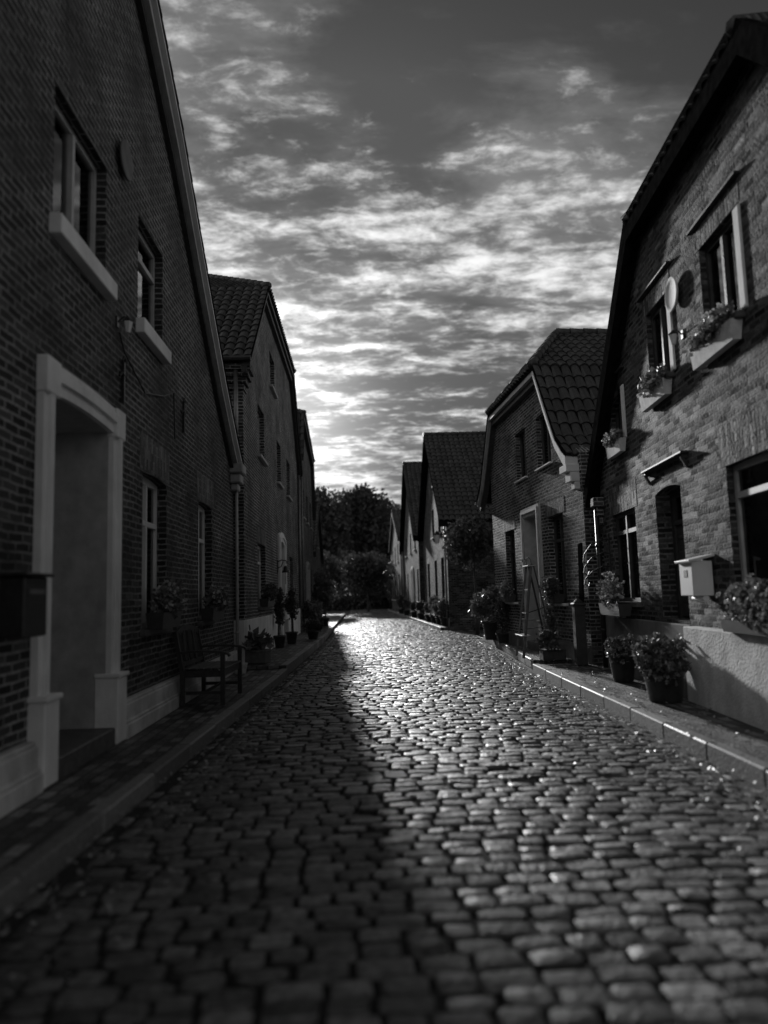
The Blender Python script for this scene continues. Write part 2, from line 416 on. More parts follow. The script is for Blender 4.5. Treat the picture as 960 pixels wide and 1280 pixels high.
    def tiles(s, mb, A, B, C, D, cw=.21, ch=.33, amp=.028, seed=1):
        """pantiles on a planar quad. A,B bottom edge, D,C top edge (local coords, Vector)"""
        R = random.Random(seed)
        A, B, C, D = map(Vector, (A, B, C, D))
        ex = (B-A).normalized(); nrm = ex.cross(((C+D)/2-(A+B)/2)).normalized()
        if nrm.z < 0: nrm = -nrm
        ey = nrm.cross(ex)
        if ey.z < 0: ey = -ey
        Ls = max((D-A).dot(ey), (C-B).dot(ey)); nc = max(1, round(Ls/ch)); 
        for j in range(nc):
            t0 = j/nc; t1 = min(1.0, (j+1)/nc)
            for row_part in (0,):
                a0 = A.lerp(D, t0); b0 = B.lerp(C, t0); a1 = A.lerp(D, t1); b1 = B.lerp(C, t1)
                lo = min((a0-A).dot(ex), (a1-A).dot(ex)); hi = max((b0-A).dot(ex), (b1-A).dot(ex))
                k0 = math.floor(lo/cw); k1 = math.ceil(hi/cw)
                for k in range(k0, k1):
                    x0 = k*cw; x1 = x0+cw
                    # clip to slanted sides
                    la = (a0-A).dot(ex); lb = (a1-A).dot(ex); ra = (b0-A).dot(ex); rb = (b1-A).dot(ex)
                    jz = R.uniform(-.004, .004); n = 4; vs = []
                    ok = False
                    for (tt, lo_, hi_, lift) in ((t0, la, ra, .045), (t1, lb, rb, .012)):
                        y = tt*Ls - (.03 if lift > .03 else 0)
                        xs0 = min(max(x0, lo_), hi_); xs1 = min(max(x1, lo_), hi_)
                        if xs1-xs0 > .01: ok = True
                        for i in range(n+1):
                            x = xs0+(xs1-xs0)*i/n; ph = (x/cw) % 1.0 if i < n or (xs1 < x1) else 1.0
                            z = amp*(math.sin(2*PI*ph)+.35*math.sin(4*PI*ph+.8))
                            vs.append(A+ex*x+ey*y+nrm*(z+lift+jz))
                    if not ok: continue
                    # front lip
                    for i in range(n+1): vs.append(vs[i]-nrm*.035)
                    q = [(i, i+1, n+2+i, n+1+i) for i in range(n)]+[(2*n+2+i, 2*n+3+i, i+1, i) for i in range(n)]
                    mb.add(vs, q)
    def roof(s, prof, oh=.18, depth=8.0, hip=None, tip=2.5, mat='tile', tiled=True, thick=.10, seed=1, cw=.21, ridge=True):
        """prof (Y,z) near eave .. far eave. hip=(i,j): indices of the two kinks of a half hip"""
        P = [(s.U(y), z) for y, z in prof]
        ri = max(range(len(P)), key=lambda i: P[i][1])
        mb = MB(); ww = []
        for i, (u, z) in enumerate(P):
            w = oh
            if hip and hip[0] < i < hip[1]:
                ki = hip[0] if i <= ri else hip[1]
                w = oh-(oh+tip)*((z-P[ki][1])/(P[ri][1]-P[ki][1]))
            ww.append(w)
        up = MB()
        for i in range(len(P)-1):
            (u0, z0), (u1, z1) = P[i], P[i+1]
            if z0 <= z1: A = (ww[i], u0, z0); D = (ww[i+1], u1, z1); B = (-depth, u0, z0); C = (-depth, u1, z1)
            else: A = (ww[i+1], u1, z1); D = (ww[i], u0, z0); B = (-depth, u1, z1); C = (-depth, u0, z0)
            s.tiles(mb, A, B, C, D, seed=seed+i, cw=cw)
            up.add([A, B, C, D], [(0, 1, 2, 3)])
            up.add([(q[0], q[1], q[2]-thick) for q in (A, B, C, D)], [(0, 1, 2, 3)])
            up.add([A, D, (D[0], D[1], D[2]-thick), (A[0], A[1], A[2]-thick)], [(0, 1, 2, 3)])
        if hip:
            a = P[hip[0]]; b = P[hip[1]]; t = P[ri]
            zz = min(a[1], b[1]); za, zb = a[1], b[1]
            A = (oh, a[0], za); B = (oh, b[0], zb); T = (-tip, t[0], t[1])
            s.tiles(mb, A, B, T, T, seed=seed+9, cw=cw)
            up.add([A, B, T], [(0, 1, 2)])
            up.add([(oh, a[0], za-thick), (oh, b[0], zb-thick), (-tip, t[0], t[1]-thick)], [(0, 1, 2)])
            up.add([A, B, (oh, b[0], zb-thick), (oh, a[0], za-thick)], [(0, 1, 2, 3)])
        rf = mb.build('roof', mat, s.root, smooth=False, uv=False)
        up.build('roof_deck', 'tar_board', rf)
        if ridge:
            rb = MB()
            def run(p, q, r=.10, st=.33):
                p = Vector(p); q = Vector(q); n = max(1, int((q-p).length/st))
                for i in range(n):
                    a = p.lerp(q, i/n); b = p.lerp(q, (i+1.08)/n)
                    rb.tube([a+Vector((0,0,.0)), b+Vector((0,0,.0))], [r*1.12, r*.93], 8)
            wr = -tip if hip else oh
            run((wr, P[ri][0], P[ri][1]+.03), (-depth, P[ri][0], P[ri][1]+.03))
            if hip:
                for k in hip: run((oh, P[k][0], P[k][1]+.03), (-tip, P[ri][0], P[ri][1]+.03), .085)
            rb.build('ridge_tiles', mat, rf, smooth=True, uv=False)
        return rf
    def gutter(s, Y, z, w0, w1, name='gutter'):
        mb = MB(); u = s.U(Y); n = 8; vs = []
        for w in (w0, w1):
            for k in range(n+1):
                a = PI+PI*k/n; vs.append((w, u+.07*math.cos(a), z+.07*math.sin(a)))
            for k in range(n, -1, -1):
                a = PI+PI*k/n; vs.append((w, u+.06*math.cos(a), z+.06*math.sin(a)))
        m = 2*(n+1); fs = [(i, (i+1) % m, (i+1) % m+m, i+m) for i in range(m)]+[tuple(range(m)), tuple(range(m, 2*m))[::-1]]
        mb.add(vs, fs); 
        return mb.build(name, 'zinc', s.root)
    def surround(s, Ya, Yb, z0, z1, rise, bw=.24, mat='white_stucco', layers=((0, .4, .05), (.4, .72, .085), (.72, 1.0, .055)), base=True, key=False, bh=.45):
        mb = MB()
        for f0, fr, w in layers:
            inner = s.arc(Ya, Yb, z0, z1, rise, e=bw*f0); outer = s.arc(Ya, Yb, z0, z1, rise, e=bw*fr)
            n = len(inner); 
            vs = [(.0, *p) for p in inner]+[(w, *p) for p in inner]+[(w, *p) for p in outer]+[(0, *p) for p in outer]
            fs = []
            for i in range(n-1):
                fs += [(i, i+1, n+i+1, n+i), (n+i, n+i+1, 2*n+i+1, 2*n+i), (2*n+i, 2*n+i+1, 3*n+i+1, 3*n+i)]
            mb.add(vs, fs)
        o = mb.build('door_surround', mat, s.root)
        if base:
            for a, b in ((Ya-bw-.02, Ya+.008), (Yb-.008, Yb+bw+.02)):
                m2 = MB(); m2.box(-.1, .125, s.U(a), s.U(b), z0-.15, z0+bh, bev=.012)
                m2.box(-.1, .145, s.U(a-.015), s.U(b+.015), z0+bh-.002, z0+bh+.04, bev=.01)
                m2.build('base_block', mat, o)
        if key:
            for a, b in ((Ya-bw-.01, Ya+.005), (Yb-.005, Yb+bw+.01)):
                MB().box(-.02, .092, s.U(a), s.U(b), z1-.04, z1+rise*.2+bw+.01, bev=.012).build('corner_block', mat, o)
        return o
    def door(s, Ya, Yb, z0, z1, rise, inset=.5, mat='dark_wood', fan=.42, step=True, reveal='plinth_grey', label=None, stepmat='stone_step'):
        s.hole(Ya, Yb, z0, z1, rise, d=(0 if reveal else .25))
        if reveal:
            pts = s.arc(Ya, Yb, z0, z1, rise); mb = MB()
            for i in range(len(pts)-1):
                (u0, a), (u1, b) = pts[i], pts[i+1]
                mb.add([(0, u0, a), (-inset-.1, u0, a), (-inset-.1, u1, b), (0, u1, b)], [(0, 1, 2, 3), (3, 2, 1, 0)][:1])
            rv = mb.build('door_reveal', reveal, s.root)
        w = -inset; zt = z1-fan
        mb = MB()
        mb.box(w-.05, w, s.U(Ya+.09), s.U(Yb-.09), z0+.03, zt-.06)
        W = Yb-Ya-.18
        for k in (0, 1):
            for zz0, zz1 in ((z0+.2, z0+.85), (z0+1.0, zt-.2)):
                a = Ya+.09+W*(.1+.46*k); mb.box(w-.01, w+.018, s.U(a), s.U(a+W*.34), zz0, zz1, bev=.012)
        d = mb.build('door', mat, s.root)
        if label: d['label'] = label
        hb = MB(); hb.tube([(w, s.U(Ya+.2), z0+1.02), (w+.06, s.U(Ya+.2), z0+1.02), (w+.06, s.U(Ya+.32), z0+1.02)], .011); hb.build('handle', 'zinc', d)
        fb = MB(); fm = 'white_paint' if reveal else mat
        fb.box(w-.07, w+.03, s.U(Ya), s.U(Ya+.09), z0, z1+rise*.3); fb.box(w-.07, w+.03, s.U(Yb-.09), s.U(Yb), z0, z1+rise*.3)
        fb.box(w-.07, w+.03, s.U(Ya+.09), s.U(Yb-.09), zt-.06, zt); fb.box(w-.07, w+.03, s.U(Ya+.09), s.U(Yb-.09), z1-.05, z1+rise)
        f = fb.build('door_frame', fm, s.root)
        MB().box(w-.03, w-.024, s.U(Ya+.09), s.U(Yb-.09), zt, z1-.05).build('fanlight_pane', 'glass', f)
        MB().box(w-.3, w-.28, s.U(Ya), s.U(Yb), z0, z1+rise).build('lobby_wall', 'interior', f)
        if step:
            MB().box(-inset-.05, .10, s.U(Ya+.004), s.U(Yb-.004), 0, z0+.004, bev=.012).build('door_step', stepmat, s.root)
    def plinth(s, segs, z1, proud, mat, z0=0.0, cap=.03):
        mb = MB()
        for a, b in segs:
            mb.box(-.05, proud, s.U(a), s.U(b), z0, z1, bev=.012)
            if cap: mb.box(-.05, proud-.02, s.U(a+.002), s.U(b-.002), z1-.005, z1+cap, bev=.01)
        return mb.build('plinth', mat, s.root)
    def downpipe(s, Y, z0, z1, w=.08, r=.035, mat='zinc', bendto=None):
        pts = [(w, s.U(Y), z0), (w, s.U(Y), z1)]
        if bendto: pts += [bendto]
        mb = MB().tube(pts, r, 10)
        for z in np.arange(z0+.6, z1, 1.4): mb.tube([(w, s.U(Y), z), (w, s.U(Y), z+.05)], r*1.25, 10); mb.box(-.02, w, s.U(Y)-.01, s.U(Y)+.01, z+.01, z+.03)
        return mb.build('downpipe', mat, s.root, smooth=True)

def anchor_iron(H, Y, z, label, h=.42):
    t = H.world(.02, Y, z)
    o = MB()
    o.box(-.012, .02, -.016, .016, -h/2, h/2)
    o.tube([(0, -.10, h*.1), (.012, -.05, h*.22), (.012, 0, h*.16), (.012, .05, h*.22), (0, .10, h*.1)], .012, 6)
    o.tube([(.01, -.05, h/2), (.01, 0, h/2+.06), (.01, .05, h/2)], .012, 6)
    ob = o.build('wall_anchor', 'iron'); ob.location = t; ob.rotation_euler = H.root.rotation_euler
    meta(ob, label, 'wall anchor'); return ob

# ------------------------------------------------------------------ ground, road, pavements
def interp(pts):
    xs = [p[0] for p in pts]; ys = [p[1] for p in pts]
    return lambda Y: float(np.interp(Y, xs, ys))
XL = interp([(-3, -1.95), (0, -1.80), (3.8, -1.64), (12.9, -1.34), (23.8, -1.05), (55, -.9), (90, -.9)])
XR = interp([(-3, 2.5), (0, 2.62), (5.25, 2.8), (13.2, 3.04), (18, 3.4), (22.5, 3.62), (23.2, 3.9), (27.8, 3.9), (28.5, 3.14), (68, 2.72), (70, 4.5), (90, 5)])

MB().add([(-150, -60, -.06), (200, -60, -.06), (200, 320, -.06), (-150, 320, -.06)], [(0, 1, 2, 3)]).build('ground', 'ground')['kind'] = 'structure'

def make_cobbles():
    V = []; F = []; base = 0
    G = 4
    t = np.array([-1, -.8, .8, 1.])
    gx, gy = np.meshgrid(t, t); gx = gx.ravel(); gy = gy.ravel()
    ring = [i for i in range(G)]+[G*j+G-1 for j in range(1, G)]+[G*(G-1)+i for i in range(G-2, -1, -1)]+[G*j for j in range(G-2, 0, -1)]
    quads = [(j*G+i, j*G+i+1, (j+1)*G+i+1, (j+1)*G+i) for j in range(G-1) for i in range(G-1)]
    nr = len(ring)
    for k in range(nr): quads.append((G*G+k, G*G+nr+k, G*G+nr+(k+1) % nr, G*G+(k+1) % nr))
    quads = np.array(quads)
    def stone(cx, cy, hx, hy, z, ang, dome, tilt):
        nonlocal base
        sq = rng.uniform(.08, .26); ex = 1-sq*(gy**4); ey = 1-sq*(gx**4)
        x = gx*ex; y = gy*ey
        jit = rng.uniform(-.035, .035, (2, G*G)); x = x+jit[0]; y = y+jit[1]
        r2 = np.maximum(np.abs(gx), np.abs(gy))
        zz = z-dome*(r2**4)+tilt[0]*x*hx+tilt[1]*y*hy+rng.uniform(-.0028, .0028, G*G)
        px = x*hx; py = y*hy
        c, s_ = math.cos(ang), math.sin(ang)
        X = cx+px*c-py*s_; Y = cy+px*s_+py*c
        top = np.stack([X, Y, zz], 1)
        rr = top[ring].copy(); rr[:, 2] = -.05
        rr[:, 0] += (rr[:, 0]-cx)*.05; rr[:, 1] += (rr[:, 1]-cy)*.05
        V.append(top); V.append(top[ring]); V.append(rr); F.append(quads+base); base += len(top)+2*len(rr)
    Y = .6
    while Y < 78:
        pit = rng.uniform(.118, .145)*(1 if Y < 45 else 1.25)
        xl = XL(Y)+.24; xr = XR(Y)-(.2 if Y < 23 else .02); x = xl+rng.uniform(-.06, 0)
        ph = rng.uniform(0, 6)
        while x < xr:
            w = min(rng.uniform(.14, .235)*(1 if Y < 45 else 1.2), .3)
            if x+w > xr+.04: w = max(.09, xr-x)
            cx = x+w/2; wob = .03*math.sin(cx*1.3+Y*.25)+.015*math.sin(cx*2.9+Y*.9)+.015*cx*math.sin(Y*.11)
            camber = .05*(1-((cx-(xl+xr)/2)/((xr-xl)/2))**2)
            stone(cx, Y+pit/2+wob+rng.uniform(-.008, .008), w/2-.0085, pit/2-.009+rng.uniform(-.003, .003), camber+rng.uniform(-.006, .006)-(.014 if rng.random() < .03 else 0), rng.normal(0, .045), rng.uniform(.003, .007), rng.normal(0, .020, 2))
            x += w+rng.uniform(.0, .008)
        Y += pit
    # gutter setts laid along the kerbs
    for e, sg, n in ((XL, 1, 2), (XR, -1, 1)):
        for k in range(n):
            Y = .5
            while Y < (60 if sg > 0 else 23):
                l = rng.uniform(.16, .24)
                cx = e(Y)+sg*(.06+.115*k); dd = (e(Y+.5)-e(Y))/.5
                stone(cx, Y+l/2, .052, l/2-.006, -.012+.01*k+rng.uniform(-.006, .006), -math.atan(dd), .014, rng.normal(0, .03, 2))
                Y += l
    V = np.concatenate(V); F = np.concatenate(F)
    me = bpy.data.meshes.new('road'); me.vertices.add(len(V)); me.vertices.foreach_set('co', V.ravel())
    me.loops.add(F.size); me.loops.foreach_set('vertex_index', F.ravel())
    me.polygons.add(len(F)); me.polygons.foreach_set('loop_start', np.arange(0, F.size, 4)); me.polygons.foreach_set('loop_total', np.full(len(F), 4))
    me.update(calc_edges=True); me.validate()
    me.polygons.foreach_set('use_smooth', [True]*len(me.polygons))
    me.materials.append(MATS['cobble'])
    o = bpy.data.objects.new('road', me); col.objects.link(o); o['kind'] = 'structure'
make_cobbles()
jb = MB()
ys = list(np.arange(-1, 80, 1.0)); vs = []
for y in ys: vs += [(XL(y)-.05, y, -.02), ((XL(y)+XR(y))/2, y, .03), (XR(y)+.05, y, -.02)]
jb.add(vs, [q for i in range(len(ys)-1) for q in ((3*i, 3*i+1, 3*i+4, 3*i+3), (3*i+1, 3*i+2, 3*i+5, 3*i+4))])
jb.build('road_joints', 'soil')['kind'] = 'structure'

def pavement(pts, side, wallx, z, name='pavement', mat='paver'):
    """pts: kerb line (X,Y); wallx: X behind"""
    mb = MB(); vs = []
    for x, y in pts: vs += [(x-side*.11, y, z-.004), (wallx, y, z-.004)]
    fs = [(2*i, 2*i+2, 2*i+3, 2*i+1) for i in range(len(pts)-1)]
    if side > 0: pass
    mb.add(vs, [f if side < 0 else f[::-1] for f in fs])
    # front face of the slab towards the viewer and away
    for k, fl in ((0, 1), (len(pts)-1, 0)):
        x, y = pts[k]; mb.add([(x-side*.02, y, -.05), (wallx, y, -.05), (wallx, y, z-.004), (x-side*.02, y, z-.004)], [(0, 1, 2, 3) if fl else (3, 2, 1, 0)])
    mb.build(name, mat)['kind'] = 'structure'
    kb = MB()
    for i in range(len(pts)-1):
        a = Vector((*pts[i], 0)); b = Vector((*pts[i+1], 0)); n = max(1, round((b-a).length/.95)); d = (b-a).normalized()
        px = Vector((d.y, -d.x, 0)); 
        if px.x*side < 0: px = -px
        for j in range(n):
            p = a.lerp(b, (j+.006)/n); q = a.lerp(b, (j+.994)/n); dz = rnd.uniform(-.006, .006)
            c = (p+q)/2-px*.06; l = (q-p).length; ang = math.atan2(d.y, d.x)+rnd.uniform(-.004, .004)
            M = Matrix.Translation(c) @ Matrix.Rotation(ang, 4, 'Z')
            kb.box(-l/2, l/2, -.06, .06, -.05, z+.006+dz, M, bev=.012)
    kb.build('kerb', 'kerb')['kind'] = 'structure'
pavement([(XL(y), y) for y in (-2, 0, 3.8, 8, 12.9, 13.95)], 1, -2.6, .11)
pavement([(XL(y)-.02, y) for y in (14.0, 18, 23.6)], 1, -2.6, .17)
pavement([(XL(y)-.05, y) for y in (24.4, 30, 40, 56)], 1, -2.6, .12)
pavement([(XR(y), y) for y in (-2, 0, 5.25, 9, 13.2)], -1, 4.6, .12)
pavement([(XR(y)+.12, y) for y in (13.9, 18, 22.4)], -1, 4.6, .13)
pavement([(XR(y), y) for y in (28.7, 40, 55, 68)], -1, 4.4, .11)

# ------------------------------------------------------------------ left row
A = House('brick_house', 'nearest brick gable house on the left, with the arched white door surround', -2.35, 6.4, 'L', 0, 'houses lining the lane')
A.window(5.7, 6.95, 4.47, 5.62, frame='grey_board', curtain='curtain_dark', sillp=.10, sillh=.17, sill='white_stucco', transom=0, inset=.10)
A.window(8.0, 9.05, 4.5, 5.72, frame='grey_board', curtain='curtain_dark', sillp=.10, sillh=.17, sill='white_stucco', transom=.7, cols=1, inset=.10)
A.window(8.25, 9.3, 1.10, 2.83, rise=.03, lintel='soldier', lh=.42, transom=.7, sill='stone_step', sillp=.06)
A.window(11.15, 12.2, 1.10, 2.87, rise=.03, lintel='soldier', lh=.42, transom=.7, sill='stone_step', sillp=.06)
A.window(2.6, 3.65, 1.10, 2.85, rise=.03, lintel='soldier', lh=.42, transom=.7, sill='stone_step', sillp=.06)
A.window(2.6, 3.7, 4.5, 5.7, frame='grey_board', curtain='curtain_dark', sillh=.17, sill='white_stucco', transom=0)
A.door(5.72, 7.10, .26, 3.02, .03, inset=.62, reveal='grey_board', fan=.5)
A.surround(5.72, 7.10, .26, 3.02, .03, bw=.23, key=True)
A.plinth([(-1.5, 5.46), (7.36, 14.35)], .42, .09, 'plinth_light', .05)
A.plinth([(-1.5, 5.46), (7.36, 14.35)], .24, .13, 'plinth_light', .05)
profA = [(14.35, 4.0), (13.6, 4.42), (12.4, 5.2), (10.6, 6.55), (9.27, 7.58), (7.9, 8.45), (6.4, 9.3), (4.9, 8.45), (3.5, 7.5), (2.1, 6.4), (.3, 5.1), (-1.6, 4.0)][::-1]
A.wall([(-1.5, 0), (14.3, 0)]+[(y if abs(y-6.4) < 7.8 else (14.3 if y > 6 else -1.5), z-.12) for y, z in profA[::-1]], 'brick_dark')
A.roof(profA, oh=.2, seed=3)
far = [p for p in profA if p[0] >= 6.4]; near = [p for p in profA if p[0] <= 6.4]
for nm, seg in (('bargeboard', far), ('bargeboard', near)):
    bb = A.beam(nm, seg, .0, .20, .09, 'white_paint', off=.05)
    A.beam('moulding', seg, .0, .14, .12, 'grey_board', off=.143, parent=bb)
    A.beam('moulding', seg, .0, .07, .09, 'dark_wood', off=.266, parent=bb)
kn = MB()
kn.box(-.1, .24, A.U(13.95), A.U(14.42), 3.78, 3.97, bev=.02); kn.box(-.1, .19, A.U(14.02), A.U(14.40), 3.60, 3.775, bev=.02); kn.box(-.1, .13, A.U(14.1), A.U(14.38), 3.46, 3.595, bev=.02)
kn.build('kneeler', 'grey_board', A.root)
A.downpipe(14.28, .15, 3.5, w=.07, r=.03, mat='grey_board')

B = House('brick_house', 'tall hipped brick house second on the left, with a white lower wall', -2.18, 21.2, 'L', 0, 'houses lining the lane')
B.window(19.2, 20.35, 7.0, 7.95, cols=2, transom=0, curtain='curtain_dark', frame='grey_board')
for a, b in ((16.7, 17.9), (20.75, 21.85), (23.6, 24.8)):
    B.window(a, b, 4.66, 5.85, cols=2, transom=0, curtain='curtain_dark', frame='grey_board', lintel='soldier', lh=.22)
B.window(16.5, 17.9, 1.22, 2.62, rise=.02, lintel='soldier', lh=.35, sill='stone_step')
B.window(24.2, 25.6, 1.22, 2.72, rise=.02, lintel='soldier', lh=.35, sill='stone_step')
B.door(20.95, 22.25, .3, 2.9, .12, inset=.4, reveal='white_stucco', fan=.55)
B.surround(20.95, 22.25, .3, 2.9, .12, bw=.26)
B.plinth([(14.55, 20.68), (22.53, 28.0)], 1.0, .05, 'white_stucco', 0, cap=0)
profB = [(14.3, 6.15), (17.5, 8.95), (21.2, 10.95), (25.0, 9.1), (28.3, 6.2)]
B.wall([(14.55, 0), (28.0, 0), (28.0, 6.25), (25.0, 8.9), (17.5, 8.75), (14.55, 6.2)], 'brick_dark_fine')
sp = MB(); sp.box(-1.5, .0, B.U(14.5), B.U(14.56), 0, 1.0); sp.build('plinth', 'white_stucco', B.root)
B.roof(profB, oh=.19, hip=(1, 3), tip=2.6, seed=5)
for seg in ([(14.3, 6.15), (17.5, 8.95)], [(17.5, 8.95), (25.0, 9.1)], [(25.0, 9.1), (28.3, 6.2)]):
    bb = B.beam('bargeboard', seg, 0, .18, .14, 'dark_wood', off=.05)
    B.beam('moulding', seg, 0, .11, .12, 'dark_wood', off=.193, parent=bb)
B.gutter(14.22, 6.12, .2, -6)
bk = MB(); 
for i in range(4): bk.box(-1.0, .02+.05*i, B.U(14.5-.06*i), B.U(14.9), 5.55+.12*i, 5.66+.12*i)
bk.build('corbel', 'brick_dark_fine', B.root)
B.downpipe(14.38, 3.95, 5.95, w=-.12, r=.045)
B.downpipe(27.9, .1, 6.0, w=.07)

Cc = House('brick_house', 'dark third house on the left whose gable stands against the brightest cloud', -2.12, 32.4, 'L', 0, 'houses lining the lane')
Cc.window(29.2, 30.1, 1.1, 2.7, curtain='curtain_dark', lintel='soldier', sill='stone_step')
Cc.window(33.8, 34.8, 1.1, 2.7, curtain='curtain_dark', lintel='soldier', sill='stone_step')
for a in (29.6, 32.0, 34.3): Cc.window(a, a+.9, 4.6, 5.8, curtain='curtain_dark', transom=0, frame='grey_board')
Cc.door(31.3, 32.5, .25, 2.6, .12, inset=.3, reveal='grey_board')
Cc.surround(31.3, 32.5, .25, 2.6, .12, bw=.2, mat='grey_board')
Cc.plinth([(28.3, 31.08), (32.72, 36.4)], .5, .05, 'plinth_grey')
profC = [(28.4, 6.9), (29.3, 8.75), (32.6, 10.2), (35.6, 7.9), (36.6, 5.4)]
Cc.wall([(28.3, 0), (36.4, 0), (36.4, 5.5), (35.6, 7.7), (29.3, 8.6), (28.3, 6.8)], 'brick_dark')
Cc.roof(profC, oh=.17, hip=(1, 3), tip=2.4, seed=8)
for seg in (profC[:2], [profC[1], profC[3]], profC[3:]): Cc.beam('bargeboard', seg, 0, .16, .2, 'dark_wood', off=.05)
Cc.downpipe(28.5, .1, 6.8, w=.07)

Dd = House('brick_house', 'lowest house at the far end of the left row beside the trees', -2.15, 41, 'L', 0, 'houses lining the lane')
for a in (37.6, 39.4, 43.0): Dd.window(a, a+1, 1.1, 2.6, curtain='curtain_dark', lintel='soldier', sill='stone_step')
Dd.door(41.0, 42.1, .25, 2.6, .1, inset=.25, reveal='grey_board')
Dd.window(40.4, 41.4, 4.1, 5.1, curtain=None, transom=0, frame='grey_board')
profD = [(36.8, 3.6), (41, 6.6), (45.2, 3.6)]
Dd.wall([(36.9, 0), (45, 0), (45, 3.6), (41, 6.45), (36.9, 3.6)], 'brick_dark')
Dd.roof(profD, oh=.16, seed=9)
Dd.beam('bargeboard', profD[:2], 0, .16, .18, 'dark_wood', off=.05); Dd.beam('bargeboard', profD[1:], 0, .16, .18, 'dark_wood', off=.05)

# ------------------------------------------------------------------ right row
R = House('brick_house', 'nearest right brick house with sunlit rough bricks and flower boxes', 3.74, 7.0, 'R', -.078, 'houses lining the lane')
for a, b, z0, z1 in ((6.68, 7.58, 3.98, 5.02), (8.62, 9.46, 3.98, 5.0), (10.78, 11.45, 3.62, 4.45)):
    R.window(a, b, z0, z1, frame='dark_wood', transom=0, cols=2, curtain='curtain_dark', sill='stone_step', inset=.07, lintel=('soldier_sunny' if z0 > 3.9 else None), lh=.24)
    tb = MB().box(-.05, .025, R.U(a-.13), R.U(a-.005), z0, z1-.03, bev=.008); tb.build('reveal_board', 'white_stucco', R.root)
def hood(H, a, b, z, w=.28):
    m = MB(); m.box(0, w, H.U(a), H.U(b), z, z+.028, bev=.005)
    h = m.build('hood', 'dark_wood', H.root)
    for y in ((a+.05, b-.09) if z < 4 else ()):
        m = MB(); m.box(0, w-.03, H.U(y), H.U(y+.05), z-.05, z-.002); m.bar((.0, H.U(y+.025), z-.16), (w-.03, H.U(y+.025), z-.03), .035)
        m.build('bracket', 'dark_wood', h)
hood(R, 6.5, 7.75, 5.27, .055); hood(R, 8.42, 9.66, 5.27, .055); hood(R, 10.6, 11.6, 4.66, .05); hood(R, 8.28, 9.8, 2.93, .10)
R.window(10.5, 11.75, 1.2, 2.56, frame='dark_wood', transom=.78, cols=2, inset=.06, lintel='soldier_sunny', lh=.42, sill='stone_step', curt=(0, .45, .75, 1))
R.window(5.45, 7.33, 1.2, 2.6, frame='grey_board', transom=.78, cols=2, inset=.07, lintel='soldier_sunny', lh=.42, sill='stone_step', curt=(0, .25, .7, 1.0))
R.window(3.9, 4.7, 4.0, 5.0, frame='dark_wood', transom=0, curtain='curtain_dark', sill='stone_step')
R.door(8.64, 9.58, 1.0, 2.6, .06, inset=.22, reveal=None, fan=.35, step=False)
R.plinth([(8.52, 12.35)], .96, .06, 'plinth_grey', .0, cap=0)
R.plinth([(2.9, 8.5)], .95, .14, 'whitewash', .0, cap=0)
profR = [(2.7, 3.05), (5.95, 6.3), (7.7, 7.75), (9.45, 6.3), (12.7, 3.05)]
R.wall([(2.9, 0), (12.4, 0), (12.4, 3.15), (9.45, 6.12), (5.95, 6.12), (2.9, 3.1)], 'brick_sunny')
R.roof(profR, oh=.18, hip=(1, 3), tip=1.3, seed=12)
for seg in (profR[:2], [profR[1], profR[3]], profR[3:]):
    bb = R.beam('bargeboard', seg, .10, .20, .36, 'tar_board', off=-.12)
    R.beam('soffit', seg, 0, .098, .03, 'tar_board', off=.14, parent=bb)
kb = MB()
for i in range(3): kb.box(-.05, .17-.05*i, R.U(12.22+.05*i), R.U(12.45), 2.78-.16*i, 2.93-.16*i, bev=.012)
kb.build('kneeler', 'brick_mid', R.root)
R.downpipe(12.36, .1, 2.9, w=.09, r=.045, mat='iron')

S = House('brick_house', 'right brick house with a pale doorway behind the tall wooden ladder', 3.85, 17, 'R', .05, 'houses lining the lane')
for a, b in ((14.65, 15.6), (16.45, 17.3)): S.window(a, b, 3.98, 5.1, frame='dark_wood', transom=0, curtain='curtain_dark', sillp=.06, sill='white_stucco', sillh=.04)
S.window(14.15, 15.1, 1.15, 2.88, rise=.02, frame='dark_wood', curtain='curtain_dark', lintel='soldier', lh=.3, sill='white_stucco', sillh=.05)
S.window(17.75, 18.65, 1.15, 2.88, rise=.02, frame='dark_wood', curtain='curtain_dark', lintel='soldier', lh=.3, sill='white_stucco', sillh=.05)
S.door(15.75, 16.75, .3, 3.05, 0, inset=.3, reveal='grey_board', fan=.5)
S.surround(15.75, 16.75, .3, 3.05, 0, bw=.2, mat='grey_board')
S.plinth([(13.0, 15.52), (16.98, 19.9)], .4, .05, 'plinth_grey')
profS = [(13.15, 3.85), (13.7, 4.3), (14.9, 6.05), (17.0, 7.5), (19.05, 6.05), (20.3, 4.4), (20.85, 4.0)]
S.wall([(13.0, 0), (19.95, 0), (19.95, 4.55), (19.05, 5.9), (14.9, 5.9), (13.75, 4.25), (13.0, 3.85)], 'brick_mid')
S.roof(profS, oh=.22, hip=(2, 4), tip=1.05, seed=21)
vb = MB(); P = [(13.15, 3.80, .22), (13.35, 3.92, .16), (13.75, 4.25, .10), (14.3, 5.02, .05), (14.9, 5.93, .02)]
vs = []
for y, z, t in P: vs += [(.0, S.U(y), z-.02), (.235, S.U(y), z-.0), (.235, S.U(y), z-.09-t*.6), (.0, S.U(y), z-.12-t*1.3)]
vb.add(vs, [(4*i+j, 4*i+(j+1) % 4, 4*i+4+(j+1) % 4, 4*i+4+j) for i in range(4) for j in range(4)]+[(3, 2, 1, 0)])
vb.build('verge_board', 'white_stucco', S.root)
